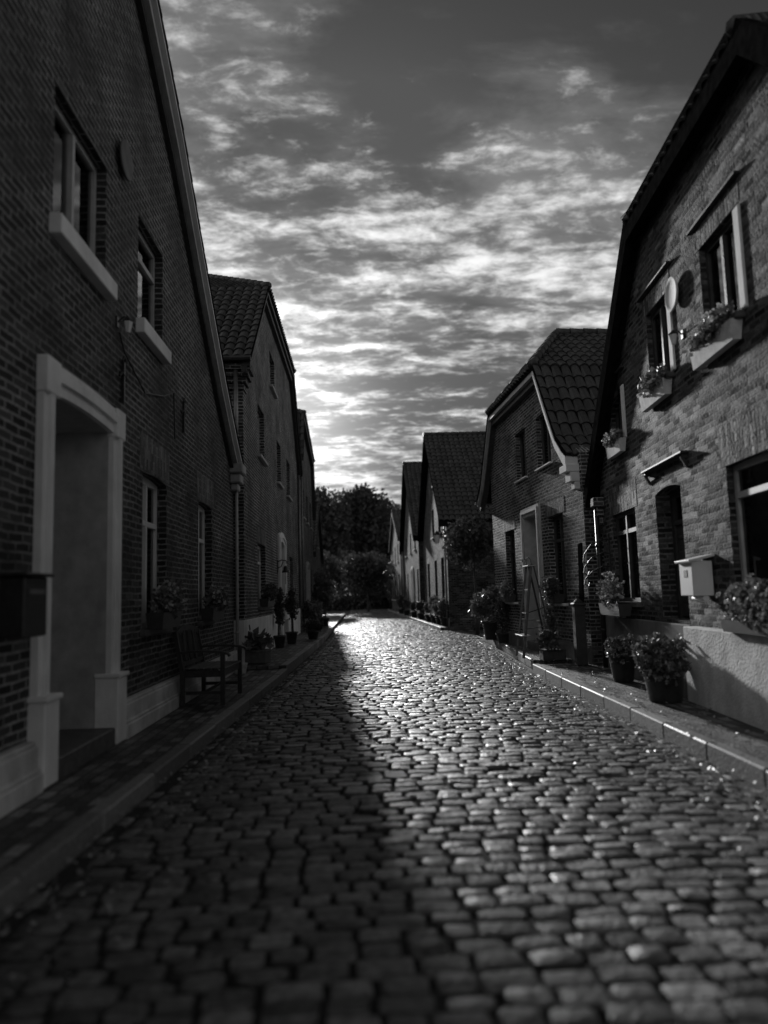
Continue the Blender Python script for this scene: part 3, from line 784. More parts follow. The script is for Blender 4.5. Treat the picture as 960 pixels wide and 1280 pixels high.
kb = MB(); kb.box(-.05, .24, S.U(13.1), S.U(13.5), 3.52, 3.66, bev=.012); kb.box(-.05, .17, S.U(13.1), S.U(13.4), 3.34, 3.515, bev=.012); kb.box(-.05, .1, S.U(13.1), S.U(13.3), 3.2, 3.335, bev=.01)
kb.build('kneeler', 'white_stucco', S.root)
for seg in ([profS[2], profS[4]], profS[4:]):
    bb = S.beam('bargeboard', seg, .0, .21, .14, 'grey_board', off=.05)
    S.beam('moulding', seg, .0, .13, .12, 'dark_wood', off=.193, parent=bb)
S.gutter(20.95, 3.95, .25, -5)

T = House('brick_house', 'steep tiled house on the right behind the small round tree', 3.6, 34.6, 'R', 0, 'houses lining the lane')
for a in (30.7, 33.4, 36.8): T.window(a, a+1.05, .9, 2.9, curtain='curtain_dark', frame='grey_board', lintel='soldier', sill='white_stucco')
for a in (31.4, 34.0): T.window(a, a+.95, 4.0, 5.3, curtain='curtain_dark', frame='grey_board', transom=0, sill='white_stucco')
T.window(32.9, 33.7, 6.3, 7.2, curtain=None, frame='dark_wood', transom=0, sill='white_stucco')
T.plinth([(29.6, 39.9)], .4, .05, 'plinth_light')
profT = [(29.2, 4.3), (34.6, 8.9), (40.0, 4.5)]
T.wall([(29.5, 0), (39.9, 0), (39.9, 4.4), (34.6, 8.7), (29.5, 4.35)], 'brick_far')
T.roof(profT, oh=.3, depth=11, seed=31, cw=.24, ridge=True)
for seg in (profT[:2], profT[1:]): T.beam('bargeboard', seg, 0, .29, .22, 'tar_board', off=.05)
T.downpipe(29.6, .1, 4.2, w=.07)

Q = House('brick_house', 'narrow gabled house on the right beyond the steep tiled house', 3.4, 47.3, 'R', 0, 'houses lining the lane')
for a in (41.2, 49.5, 52.0): Q.window(a, a+1.0, 1.0, 2.8, curtain='curtain_dark', frame='grey_board', sill='white_stucco')
for a in (42.5, 46.0, 50): Q.window(a, a+1.0, 4.0, 5.2, curtain='curtain_dark', frame='grey_board', transom=0, sill='white_stucco')
Q.door(45.0, 46.1, .25, 2.7, .12, inset=.25, reveal='white_stucco')
Q.surround(45.0, 46.1, .25, 2.7, .12, bw=.3)
profQ = [(40.6, 4.6), (47.3, 9.8), (54, 4.6)]
Q.wall([(40.7, 0), (53.9, 0), (53.9, 4.6), (47.3, 9.6), (40.7, 4.6)], 'brick_far')
Q.roof(profQ, oh=.3, seed=41, cw=.28)
for seg in (profQ[:2], profQ[1:]): Q.beam('bargeboard', seg, 0, .29, .25, 'tar_board', off=.05)
Q.downpipe(53.7, .1, 4.5, w=.08, r=.06)

W = House('brick_house', 'farthest house on the right, beside the trees', 3.2, 62, 'R', 0, 'houses lining the lane')
for a in (56, 59.5, 63, 66.5): W.window(a, a+1.3, 1.0, 3.0, curtain=None, frame='white_paint', sill='white_stucco')
for a in (57, 61, 65): W.window(a, a+1.2, 4.0, 5.3, curtain=None, frame='white_paint', transom=0, sill='white_stucco')
profW = [(54.2, 5.6), (62, 8.4), (69.8, 5.6)]
W.wall([(54.3, 0), (69.5, 0), (69.5, 5.6), (62, 8.2), (54.3, 5.6)], 'brick_far')
W.roof(profW, oh=.2, seed=51, cw=.3)
for seg in (profW[:2], profW[1:]): W.beam('bargeboard', seg, 0, .2, .25, 'dark_wood', off=.05)

# ------------------------------------------------------------------ things on walls
def place(ob, H, w, Y, z, rz=0):
    ob.location = H.world(w, Y, z); ob.rotation_euler = (0, 0, H.root.rotation_euler.z+rz); return ob
def plate(H, Y, z, r, label, mat):
    e = empty('wall_plaque', H.world(0, Y, z), H.root.rotation_euler.z, label, 'plaque')
    m = MB(); pr = [(0, .05), (r*.8, .052), (r*.93, .065), (r, .06), (r, .045), (r*.9, .035), (0, .035)]
    n = 32; vs = [(w, rr*math.cos(2*PI*k/n), rr*math.sin(2*PI*k/n)) for rr, w in pr for k in range(n)]
    m.add(vs, [(i*n+k, i*n+(k+1) % n, (i+1)*n+(k+1) % n, (i+1)*n+k) for i in range(len(pr)-1) for k in range(n)])
    m.build('disc', mat, e, smooth=True)
    MB().tube([(0, 0, 0), (.04, 0, 0)], .04, 10).build('mount', 'iron', e)
plate(R, 8.33, 4.84, .205, 'pale round plaque on the sunlit brick wall between the two upper windows on the right', 'white_stucco')
plate(A, 7.39, 5.98, .2, 'dim round plaque high on the dark left gable between its upper windows', 'plinth_grey')
anchor_iron(A, 7.45, 3.62, 'black wrought wall anchor above the corner of the white door surround')
anchor_iron(A, 10.1, 3.9, 'black wrought wall anchor on the left wall between the two lower windows')

def wall_lamp(H, Y, z, label, s=1.0, cat='wall lamp'):
    e = empty('wall_lamp', H.world(0, Y, z), H.root.rotation_euler.z, label, cat)
    m = MB(); m.box(0, .02*s, -.05*s, .05*s, -.08*s, .08*s, bev=.006*s); m.tube([(.01, 0, 0), (.1*s, 0, .08*s), (.16*s, 0, .05*s)], .012*s)
    m.build('bracket', 'iron', e)
    m = MB(); m.lathe([(.035*s, -.16*s), (.07*s, 0), (.068*s, .002*s)], (.16*s, 0, 0), 6); m.build('lantern_glass', 'lamp_glass', e)
    m = MB(); m.lathe([(.08*s, 0.004*s), (.082*s, .012*s), (.03*s, .06*s), (.012*s, .08*s)], (.16*s, 0, 0), 6); m.build('cap', 'iron', e)
wall_lamp(R, 8.2, 4.3, 'small pale lamp on the right wall just below the round plaque', .7)
wall_lamp(A, 7.3, 4.2, 'small white lamp with a cable on the left wall beside the upper window sill', .7)
wall_lamp(T, 29.9, 3.75, 'bright glass lantern on the corner of the steep tiled house above the small round tree', 2.1, 'lantern')
wall_lamp(W, 69.0, 4.3, 'far pale lantern on the last house on the right, against the trees', 3.0, 'lantern')
m = MB(); m.tube([(.02, A.U(7.32), 4.1), (.02, A.U(7.5), 3.95), (.03, A.U(8.2), 3.72), (.03, A.U(9.0), 3.9), (.02, A.U(9.55), 4.1), (.02, A.U(9.62), 3.5)], .009, 6)
c = m.build('cable', 'iron'); c.location = A.root.location; meta(c, 'thin cable drooping across the left brick wall below the second upper sill', 'cable')

# letter boxes
e = empty('mailbox', R.world(0, 8.0, 1.3), R.root.rotation_euler.z, 'white metal mailbox with sloping lid on the sunlit wall by the dark right hand door', 'mailbox')
m = MB(); m.box(.02, .24, -.19, .19, 0, .37, bev=.008); m.build('body', 'white_paint', e)
M_ = Matrix.Translation((.13, 0, .40)) @ Matrix.Rotation(math.radians(12), 4, 'Y')
MB().box(-.14, .15, -.22, .22, -.012, .014, M_, bev=.004).build('lid', 'white_paint', e)
MB().box(.238, .244, -.05, .05, .20, .28, bev=.001).build('emblem', 'iron', e)
m = MB(); m.tube([(.1, -.17, -.03), (.1, .17, -.03)], .035, 12); m.build('newspaper_tube', 'white_paint', e)
e = empty('mailbox', A.world(0, 5.05, 1.2), A.root.rotation_euler.z, 'dark mailbox with a pale slot hung on the left wall beside the white door surround', 'mailbox')
m = MB(); m.box(.14, .30, -.36, -.02, 0, .38, bev=.01); m.box(.0, .15, -.30, -.08, .05, .3); m.build('body', 'iron', e)
MB().box(.10, .33, -.40, .02, .382, .405, bev=.006).build('lid', 'iron', e)
MB().box(.302, .308, -.30, -.08, .27, .30).build('slot', 'zinc', e)

# door bell on the second left house
e = empty('hanging_bell', B.world(0, 20.55, 2.1), 0, 'small black door bell hanging from a scroll bracket beside the far white doorway', 'bell')
m = MB(); m.box(0, .02, -.03, .03, .0, .34); m.tube([(.01, 0, .3), (.12, 0, .34), (.24, 0, .32), (.27, 0, .27), (.23, 0, .25)], .014); m.tube([(.01, 0, .12), (.1, 0, .16), (.16, 0, .3)], .012); m.build('bracket', 'iron', e)
m = MB(); m.lathe([(.015, .16), (.05, .14), (.065, .04), (.105, -.02), (.1, -.025)], (.22, 0, .02), 16); m.build('bell_cup', 'iron', e, smooth=True)
MB().tube([(.22, 0, .0), (.22, 0, -.32)], .007, 6).build('pull_cord', 'iron', e)
# scroll bracket on the right house
m = MB()
for k in range(3):
    m.tube([(.01, -.0-.0, .25-.22*k), (.12, 0, .26-.22*k), (.3, 0, .18-.22*k), (.42, 0, .02-.2*k), (.44, 0, -.1-.18*k), (.38, 0, -.14-.18*k), (.35, 0, -.08-.18*k)], .012, 6)
m.box(0, .02, -.02, .02, -.4, .35)
o = m.build('scroll_bracket', 'iron'); place(o, R, 0.0, 12.0, 1.95); meta(o, 'wrought iron scroll bracket on the right wall left of the curtained window', 'bracket')

# ------------------------------------------------------------------ flower boxes and pots
def bloom(mb, P, r=.03):
    for p in P: mb.leaves([p]*5, r, asp=.6)
def flower_box(H, Y, z, Lg, label, wd=.2, hh=.18, mat='pot_light', n=900, petals=60, hgt=.28, seed=1, leaf='leaf_light', off=.02, petal='petal'):
    e = empty('flower_box', H.world(0, Y, z), H.root.rotation_euler.z, label, 'flower box', 'flower boxes on the window sills')
    m = MB(); w0 = off; w1 = off+wd
    m.add([(w0+.02, -Lg/2+.02, 0), (w1-.02, -Lg/2+.02, 0), (w1-.02, Lg/2-.02, 0), (w0+.02, Lg/2-.02, 0), (w0, -Lg/2, hh), (w1, -Lg/2, hh), (w1, Lg/2, hh), (w0, Lg/2, hh),
           (w0+.015, -Lg/2+.015, hh), (w1-.015, -Lg/2+.015, hh), (w1-.015, Lg/2-.015, hh), (w0+.015, Lg/2-.015, hh)],
          [(0, 3, 2, 1), (0, 1, 5, 4), (1, 2, 6, 5), (2, 3, 7, 6), (3, 0, 4, 7), (4, 5, 9, 8), (5, 6, 10, 9), (6, 7, 11, 10), (7, 4, 8, 11)])
    m.build('box', mat, e)
    MB().box(w0+.016, w1-.016, -Lg/2+.016, Lg/2-.016, hh-.05, hh-.02).build('soil', 'soil', e)
    R_ = np.random.default_rng(seed)
    P = blob_points(n, ((w0+w1)/2+.05, 0, hh+hgt*.45), (wd*.75, Lg*.52, hgt*.75), seed, clumps=16, csz=.5)
    MB().leaves(P, .055, r=R_).build('foliage', leaf, e, uv=False)
    P = blob_points(petals, ((w0+w1)/2+.06, 0, hh+hgt*.55), (wd*.85, Lg*.55, hgt*.85), seed+1, clumps=16, shell=.1, csz=.5)
    mb = MB(); bloom(mb, P); mb.build('blossoms', petal, e, uv=False)
    return e
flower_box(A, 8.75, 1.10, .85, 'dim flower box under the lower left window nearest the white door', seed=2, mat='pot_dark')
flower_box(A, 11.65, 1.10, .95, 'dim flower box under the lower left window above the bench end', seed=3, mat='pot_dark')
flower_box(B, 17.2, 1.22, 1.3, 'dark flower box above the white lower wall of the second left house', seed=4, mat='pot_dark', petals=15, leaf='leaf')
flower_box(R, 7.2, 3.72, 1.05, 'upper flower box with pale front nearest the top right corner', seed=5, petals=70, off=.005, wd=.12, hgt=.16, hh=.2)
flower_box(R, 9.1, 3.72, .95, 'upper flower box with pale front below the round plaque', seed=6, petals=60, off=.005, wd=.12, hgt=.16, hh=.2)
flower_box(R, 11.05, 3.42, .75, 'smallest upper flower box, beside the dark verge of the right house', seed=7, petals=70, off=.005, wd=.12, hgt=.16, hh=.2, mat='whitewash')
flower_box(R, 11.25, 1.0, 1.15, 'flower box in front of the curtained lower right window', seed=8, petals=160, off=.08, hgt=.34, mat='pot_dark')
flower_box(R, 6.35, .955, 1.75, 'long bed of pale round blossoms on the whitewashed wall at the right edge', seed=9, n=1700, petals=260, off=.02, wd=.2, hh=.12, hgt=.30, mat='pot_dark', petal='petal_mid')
flower_box(S, 18.2, 1.15, .8, 'flower box on the lower sill left of the ladder doorway', seed=10, mat='pot_dark', petals=40)
flower_box(S, 14.6, 1.15, .8, 'dark flower box on the sill right of the ladder', seed=14, mat='pot_dark', petals=12, leaf='leaf')

def potted(x, y, z, r, h, label, fr, fc, n, seed, mat='pot_dark', leaf='leaf_light', size=.07, petals=0, square=False, stems=6, cat='potted plant', name='potted_plant', group='potted plants along the lane', clumps=10, asp=.45, up=.1, petal='petal', low=-1.0, csz=.42):
    e = empty(name, (x, y, z), rnd.uniform(-.2, .2), label, cat, group)
    m = MB()
    if square: m.box(-r*1.5, r*1.5, -r, r, 0, h, bev=.012); m.box(-r*1.56, r*1.56, -r*1.06, r*1.06, h*.82, h*.99, bev=.01)
    else: m.lathe([(r*.68, 0), (r*.72, .01), (r*.95, h*.86), (r*1.06, h*.87), (r*1.08, h), (r*.96, h), (r*.94, h*.9)], (0, 0, 0), 24)
    m.build('pot', mat, e, smooth=not square)
    MB().lathe([(r*.92, h*.9), (r*.5, h*.93), (.01, h*.94)], (0, 0, 0), 16).build('soil', 'soil', e)
    R_ = np.random.default_rng(seed); st = MB()
    for k in range(stems):
        a = R_.uniform(0, 2*PI); q = R_.uniform(.2, .8)
        st.tube([(r*.3*math.cos(a), r*.3*math.sin(a), h*.9), (fr[0]*.3*q*math.cos(a), fr[1]*.3*q*math.sin(a), fc*.8), (fr[0]*.7*q*math.cos(a), fr[1]*.7*q*math.sin(a), fc+fr[2]*.6)], [.012, .009, .004], 5)
    st.build('stems', 'bark', e)
    P = blob_points(n, (0, 0, fc), fr, seed, clumps=clumps, low=low, csz=csz)
    MB().leaves(P, size, asp=asp, up=up, r=R_).build('foliage', leaf, e, uv=False)
    if petals:
        mb = MB(); bloom(mb, blob_points(petals, (0, 0, fc+.02), [q*1.08 for q in fr], seed, clumps=clumps, shell=.1, low=low), .032); mb.build('blossoms', petal, e, uv=False)
    return e
potted(3.66, 10.4, .12, .19, .40, 'smaller black flowerpot trailing pale flowers at the foot of the right wall', (.30, .34, .26), .42, 900, 21, petals=120, leaf='leaf', petal='petal_mid')
potted(3.46, 8.5, .12, .25, .44, 'larger black flowerpot overflowing with pale flowers nearest on the right pavement', (.38, .46, .26), .48, 1400, 22, petals=240, leaf='leaf', petal='petal_mid')
potted(-1.98, 14.65, .17, .16, .26, 'low square tub with a broad leaved plant beyond the bench', (.28, .28, .2), .42, 130, 23, mat='terracotta', size=.17, square=True, petals=0, asp=.38)
potted(-1.98, 19.0, .17, .15, .30, 'slim dark shrub in a pot, nearer of the pair before the far white doorway', (.17, .17, .62), .95, 1100, 24, leaf='leaf', size=.055)
potted(-1.80, 20.4, .17, .16, .32, 'slim dark shrub in a pot, farther of the pair before the far white doorway', (.19, .19, .62), .98, 1100, 25, leaf='leaf', size=.055)
potted(-1.35, 22.4, .17, .18, .24, 'low rounded bush in a pot on the stepped edge of the left pavement', (.36, .36, .24), .40, 1500, 26, leaf='leaf', size=.045)
potted(-1.7, 28.5, .12, .25, .38, 'large leafy shrub with bright sprigs in a tub at the far left', (.55, .6, .5), .85, 1600, 27, leaf='leaf_light', size=.10, petals=25)
potted(-1.5, 33.5, .12, .22, .35, 'tall loose shrub with bright sprigs farthest along the left pavement', (.5, .6, .95), 1.5, 1500, 28, leaf='leaf_light', size=.12, petals=20)
potted(3.62, 20.2, .13, .28, .50, 'big bushy laurel in a dark tub at the corner of the right pavement', (.70, .70, .52), 1.0, 2800, 29, leaf='leaf_light', size=.10, asp=.32, up=.5)
potted(3.62, 18.7, .13, .18, .25, 'dark conical shrub between the laurel tub and the ladder', (.26, .26, .55), .72, 1500, 30, leaf='leaf', size=.05, csz=.5)
potted(3.55, 13.75, .13, .14, .20, 'low dark planter box with a trailing plant beside the ladder', (.3, .28, .22), .36, 500, 31, square=True, mat='dark_wood', leaf='leaf')
far_spots = [(3.3, 30.2, .55, .75, 'tallest pale flowering bush before the steep tiled house'), (3.25, 31.6, .5, .6, 'pale flowering bush second from the corner of the steep tiled house'),
             (3.2, 33.4, .45, .8, 'feathery pale plant in the middle of the flowerpot row'), (3.15, 35.4, .42, .5, 'low pale flowerpot plant before the third window of the tiled house'),
             (3.05, 38.6, .40, .5, 'dark dome shaped pot plant between the two gabled houses'), (2.95, 42.0, .40, .55, 'small pot bush before the pale far door frame'),
             (2.85, 47, .5, .75, 'dark pot bush before the fourth right house'), (2.8, 52, .5, .8, 'farthest pot bush at the end of the right kerb')]
for i, (x, y, r_, hh, lb) in enumerate(far_spots):
    potted(x+.2, y, .11, .2, .32, lb, (r_*.7, r_*.8, hh*.6), .35+hh*.6, 900, 40+i, leaf=('leaf_light' if i < 4 else 'leaf'), size=.085, petals=(60 if i < 4 else 12), stems=3)
# lollipop tree in the row
# ------------------------------------------------------------------ bench
def bench():
    e = empty('garden_bench', (-1.93, 9.98, .115), -.03, 'dark slatted wooden garden bench with armrests against the left wall', 'bench')
    Lh = .56
    st = MB()
    for i in range(6): x = -.20+i*.09; st.box(x-.038, x+.038, -Lh+.02, Lh-.02, .425+.008*math.cos(i), .447, bev=.004)
    st.build('seat', 'bench_wood', e)
    ap = MB(); ap.box(.24, .265, -Lh+.03, Lh-.03, .34, .42); ap.box(-.235, -.21, -Lh+.03, Lh-.03, .34, .42)
    for y in (-Lh+.03, Lh-.03): ap.box(-.21, .24, y-.013, y+.013, .34, .42); ap.box(-.2, .24, y-.015, y+.015, .13, .17)
    ap.box(-.0, .03, -Lh+.04, Lh-.04, .135, .165); ap.build('frame', 'bench_wood', e)
    for y in (-Lh, Lh):
        MB().box(.235, .29, y-.028, y+.028, 0, .63, bev=.005).build('leg', 'bench_wood', e)
        l = MB(); l.bar((-.235, y, 0), (-.235, y, .42), .055); l.bar((-.235, y, .41), (-.33, y, .90), .05); l.build('leg', 'bench_wood', e)
        a = MB(); pts = [(-.27, .645), (-.1, .66), (.1, .655), (.26, .64), (.33, .62), (.35, .59)]
        for (x0, z0), (x1, z1) in zip(pts, pts[1:]): a.bar((x0, y, z0), (x1, y, z1), .06, .028)
        a.build('armrest', 'bench_wood', e)
    bk = MB(); n = 12
    def bx_(z): return -.235-.095*(z-.41)/.49
    for i in range(n):
        y0 = -Lh+2*Lh*i/n; y1 = -Lh+2*Lh*(i+1)/n; f = lambda y: .86+.075*(1-(y/Lh)**2)
        bk.bar((bx_(f(y0)), y0, f(y0)), (bx_(f(y1)), y1, f(y1)), .03, .075)
    bk.bar((bx_(.50), -Lh, .50), (bx_(.50), Lh, .50), .03, .05)
    for i in range(1, 14):
        y = -Lh+2*Lh*i/14; dy = .03*math.sin(i*1.9); bk.bar((bx_(.5), y-dy, .5), (bx_(.86), y+dy, .86+.05*(1-(y/Lh)**2)), .035, .014)
    bk.build('backrest', 'bench_wood', e)
bench()
m = MB(); m.lathe([(.09, 0), (.10, .01), (.13, .17), (.135, .18), (.12, .18), (.1, .04), (.0, .03)], (0, 0, 0), 20)
o = m.build('clay_bucket', 'pot_light', smooth=True); o.location = (-2.08, 13.3, .11); meta(o, 'small empty pale pot on the pavement between the bench and the square tub', 'pot')

# ------------------------------------------------------------------ plant ladder
def ladder():
    e = empty('plant_ladder', (3.35, 14.6, .13), 0, 'tall slender wooden stepladder with curled tops standing on the right kerb', 'ladder')
    r = MB(); tops = {}
    for y in (-.32, .32):
        yt = y*.62
        b = Vector((-.22, y, 0)); t = Vector((.04, yt, 1.80)); o = MB()
        cl = [(t.x, yt, 1.80), (t.x-.01, yt, 1.88), (t.x-.05, yt, 1.93), (t.x-.09, yt, 1.90), (t.x-.08, yt, 1.85)]
        o.bar(b, t, .045, .035); o.tube(cl, .012, 6); o.build('rail', 'ladder_wood', e)
        o = MB(); o.bar((.42, y, 0), (.08, yt, 1.78), .03, .025); o.build('prop_leg', 'dark_wood', e)
    for i, z in enumerate((.42, 1.76)):
        f = z/1.8; y = .32*(1-.38*f)+.03; x = -.22+.26*f
        o = MB(); o.box(x-.07, x+.10, -y, y, z-.012, z+.012, bev=.004); o.build('step', 'grey_board', e)
    for z in (.85, 1.3):
        f = z/1.8; y = .32*(1-.38*f); x = -.22+.26*f
        MB().bar((x, -y, z), (x, y, z), .025).build('rung', 'dark_wood', e)
    o = MB(); o.bar((-.10, .28, .8), (.25, -.24, .95), .015); o.bar((-.13, -.3, .55), (.3, -.28, .6), .015); o.build('brace', 'iron', e)
ladder()

# posts at the right corner
m = MB(); m.box(-.09, .09, -.09, .09, 0, 1.02, bev=.012); m.box(-.11, .11, -.11, .11, 1.0, 1.06, bev=.02); m.lathe([(.07, 0), (.08, .03), (.03, .07), (.02, .075)], (0, 0, 1.05), 12)
o = m.build('gate_post', 'dark_wood'); o.location = (3.78, 12.75, .12); meta(o, 'short black capped wooden post at the corner between the two right houses', 'post')
m = MB(); m.bar((0, 0, 0), (.10, .15, 2.1), .20, .03, up=(1, 0, 0)); o = m.build('plank', 'tar_board'); o.location = (3.88, 12.95, .12); meta(o, 'tall dark plank leaning in the gap between the two right houses', 'plank')
m = MB(); rr = np.random.default_rng(3)
for k in range(5):
    a = rr.uniform(0, 6); m.tube([(0, 0, 0), (.1*math.cos(a), .1*math.sin(a), .5), (.22*math.cos(a), .22*math.sin(a), 1.0+.2*rr.random())], [.01, .007, .003], 5)
e = empty('climbing_plant', (3.72, 14.35, .13), 0, 'sparse climbing plant on the brick wall right of the ladder', 'climber')
m.build('stems', 'bark', e)
MB().leaves(blob_points(600, (0, .1, .75), (.12, .45, .75), 77, clumps=12), .06, r=rr).build('foliage', 'leaf', e, uv=False)

# fallen leaves on the setts and pavements
P = []
for _ in range(4200):
    y = 1.2+rnd.random()**1.3*22
    if rnd.random() < .55: x = XR(y)-.05-abs(rnd.gauss(0, .42))
    elif rnd.random() < .6: x = XL(y)+.02+abs(rnd.gauss(0, .30))
    else: x = XR(y)+rnd.uniform(0, .8)
    z = .135 if (x > XR(y) and y < 13.2) else (.145 if x > XR(y) else .035)
    P.append((x, y, z))
P = np.array(P); lm = MB(); lr = np.random.default_rng(5)
for p in P:
    s_ = lr.uniform(.010, .030); a = lr.uniform(0, 6.3); c, q = math.cos(a)*s_, math.sin(a)*s_
    tl = lr.normal(0, .35, 3)*s_
    lm.add([(p[0]-c, p[1]-q, p[2]+tl[0]), (p[0]+q*.5, p[1]-c*.5, p[2]+.006), (p[0]+c, p[1]+q, p[2]+tl[1]), (p[0]-q*.5, p[1]+c*.5, p[2]+tl[2])], [(0, 1, 2, 3)])
o = lm.build('fallen_leaves', 'dry_leaf', uv=False); o['kind'] = 'stuff'; meta(o, 'small dry leaves scattered along both kerbs and over the setts', 'leaves')

# ------------------------------------------------------------------ trees
def tree(x, y, h, cr, cz, label, n, size, seed, name='tree', trunk_r=.16, clumps=26, leaf='leaf_tree', group='trees at the end of the lane', csz=.42, zb=0.0):
    e = empty(name, (x, y, zb), 0, label, 'tree', group)
    R_ = np.random.default_rng(seed); m = MB()
    top = Vector((R_.normal(0, .1), R_.normal(0, .1), h*.8)); m.tube([(0, 0, 0), (0, 0, h*.12), (top.x*.4, top.y*.4, h*.4), top], [trunk_r*1.35, trunk_r, trunk_r*.75, trunk_r*.25], 9)
    for k in range(9):
        a = R_.uniform(0, 2*PI); z0 = (cz-cr[2]*.75)+R_.uniform(0, cr[2]*.9); q = R_.uniform(.5, .85)
        m.tube([(top.x*.3, top.y*.3, z0), (cr[0]*q*.5*math.cos(a), cr[1]*q*.5*math.sin(a), z0+cr[2]*.3), (cr[0]*q*math.cos(a), cr[1]*q*math.sin(a), z0+cr[2]*R_.uniform(.4, .8))], [trunk_r*.45, trunk_r*.28, trunk_r*.08], 6)
    m.build('trunk', 'bark', e, smooth=True)
    P = blob_points(n, (0, 0, cz), cr, seed, clumps=clumps, csz=csz)
    MB().leaves(P, size, r=R_).build('crown', leaf, e, uv=False)
tree(3.98, 25.0, 3.6, (1.05, 1.0, .95), 3.15, 'small round crowned tree in the yard between two right houses', 4200, .12, 61, trunk_r=.06, clumps=22, leaf='leaf', name='round_tree', group='trees of the lane')
tree(-8.2, 150, 24, (9, 7, 9.5), 14.5, 'broad dark tree rising beside the left houses at the end', 9000, .75, 62, trunk_r=.35)
tree(.8, 158, 25.5, (8, 7, 9.5), 16, 'tallest dark tree in the middle of the lane end', 9000, .75, 63, trunk_r=.35)
tree(8.6, 170, 23, (7, 7, 8), 15, 'dark tree standing right of the tallest one at the lane end', 7000, .75, 64, trunk_r=.3)
tree(16, 185, 25, (10, 8, 9.5), 15, 'dark tree mostly hidden behind the farthest right house', 4000, .9, 66, trunk_r=.3)
tree(.9, 64, 5.6, (2.9, 1.6, 2.3), 3.4, 'leafy garden tree in the middle under the tall trees at the lane end', 6000, .2, 72, trunk_r=.08, leaf='leaf')
tree(-2.6, 58, 5.2, (2.0, 1.6, 2.1), 3.2, 'lower leafy tree under the broad tree at the left of the lane end', 4500, .2, 67, trunk_r=.08, leaf='leaf')
tree(1.2, 74, 5.5, (3.2, 1.6, 2.4), 3.0, 'low bushy tree behind the hedge in the middle of the lane end', 5000, .26, 68, trunk_r=.1)
potted(3.7, 72, 0, .4, .3, 'rounded bush with a bright rim beside the farthest right house', (1.5, 1.5, 1.7), 1.9, 3500, 69, leaf='leaf', size=.18, name='round_bush', cat='bush', group='bushes at the end of the lane')
e = empty('hedge', (0, 76, 0), 0, 'long low dark hedge closing the end of the lane', 'hedge')
R_ = np.random.default_rng(70); P = np.stack([R_.uniform(-9, 9, 9000), R_.normal(0, .5, 9000), np.abs(R_.uniform(0, 1.5, 9000)+.12*R_.normal(size=9000))], 1)
MB().leaves(P, .2, r=R_).build('foliage', 'leaf_tree', e, uv=False)
MB().box(-9, 9, -.3, .3, 0, 1.3).build('branches', 'soil', e)
# wooded backdrop beyond
R_ = np.random.default_rng(71); P = []
for k in range(46):
    cx = -90+k*4.4+R_.normal(0, 1.2); cy = 205+R_.normal(0, 8); hh = R_.uniform(17, 23); q = R_.normal(size=(420, 3)); q /= np.linalg.norm(q, axis=1)[:, None]; q *= R_.uniform(.75, 1.05, (420, 1))
    q[:, 2] = q[:, 2]*hh*.5+hh*.5; q[:, 0] = q[:, 0]*5+cx; q[:, 1] = q[:, 1]*4+cy; P.append(q)
o = MB().leaves(np.concatenate(P), 1.4, r=R_).build('wood', 'leaf_tree', uv=False); o['kind'] = 'stuff'; meta(o, 'distant dark belt of woodland behind the lane end', 'wood')

# ------------------------------------------------------------------ sun and sky
AZ = math.radians(-4.85); EL = math.radians(13.2)      # azimuth from +Y towards +X
sd = Vector((math.sin(AZ)*math.cos(EL), math.cos(AZ)*math.cos(EL), math.sin(EL)))
sun = bpy.data.lights.new('sun', 'SUN'); sun.energy = 3.9; sun.angle = math.radians(2.2); sun.color = (1, 1, 1)
so = bpy.data.objects.new('sun', sun); col.objects.link(so); so.rotation_euler = sd.to_track_quat('Z', 'Y').to_euler()
w = bpy.data.worlds.new('World'); scene.world = w; w.use_nodes = True; nt = w.node_tree
bg = nt.nodes['Background']
sky = N(nt, 'ShaderNodeTexSky', sky_type='NISHITA'); sky.sun_disc = False; sky.sun_elevation = EL; sky.sun_rotation = AZ; sky.dust_density = 2.0
bw = N(nt, 'ShaderNodeRGBToBW'); L(nt, sky.outputs[0], bw.inputs[0])
def M1(op, a, b=None, c=None, clamp=False):
    n = N(nt, 'ShaderNodeMath', operation=op); n.use_clamp = clamp
    for i, v in enumerate((a, b, c)):
        if v is None: continue
        if isinstance(v, (int, float)): n.inputs[i].default_value = v
        else: L(nt, v, n.inputs[i])
    return n.outputs[0]
def MR(v, a, b, c, d, smooth=True):
    n = N(nt, 'ShaderNodeMapRange'); n.interpolation_type = 'SMOOTHSTEP' if smooth else 'LINEAR'
    for k, x in zip(('From Min', 'From Max', 'To Min', 'To Max'), (a, b, c, d)): n.inputs[k].default_value = x
    L(nt, v, n.inputs['Value']); return n.outputs[0]
tc = N(nt, 'ShaderNodeTexCoord'); sx = N(nt, 'ShaderNodeSeparateXYZ'); L(nt, tc.outputs['Generated'], sx.inputs[0])
den = M1('ADD', M1('MAXIMUM', sx.outputs['Z'], 0), .10)
px = M1('DIVIDE', sx.outputs['X'], den); py = M1('DIVIDE', sx.outputs['Y'], den)
cv = N(nt, 'ShaderNodeCombineXYZ'); L(nt, px, cv.inputs[0]); L(nt, py, cv.inputs[1])
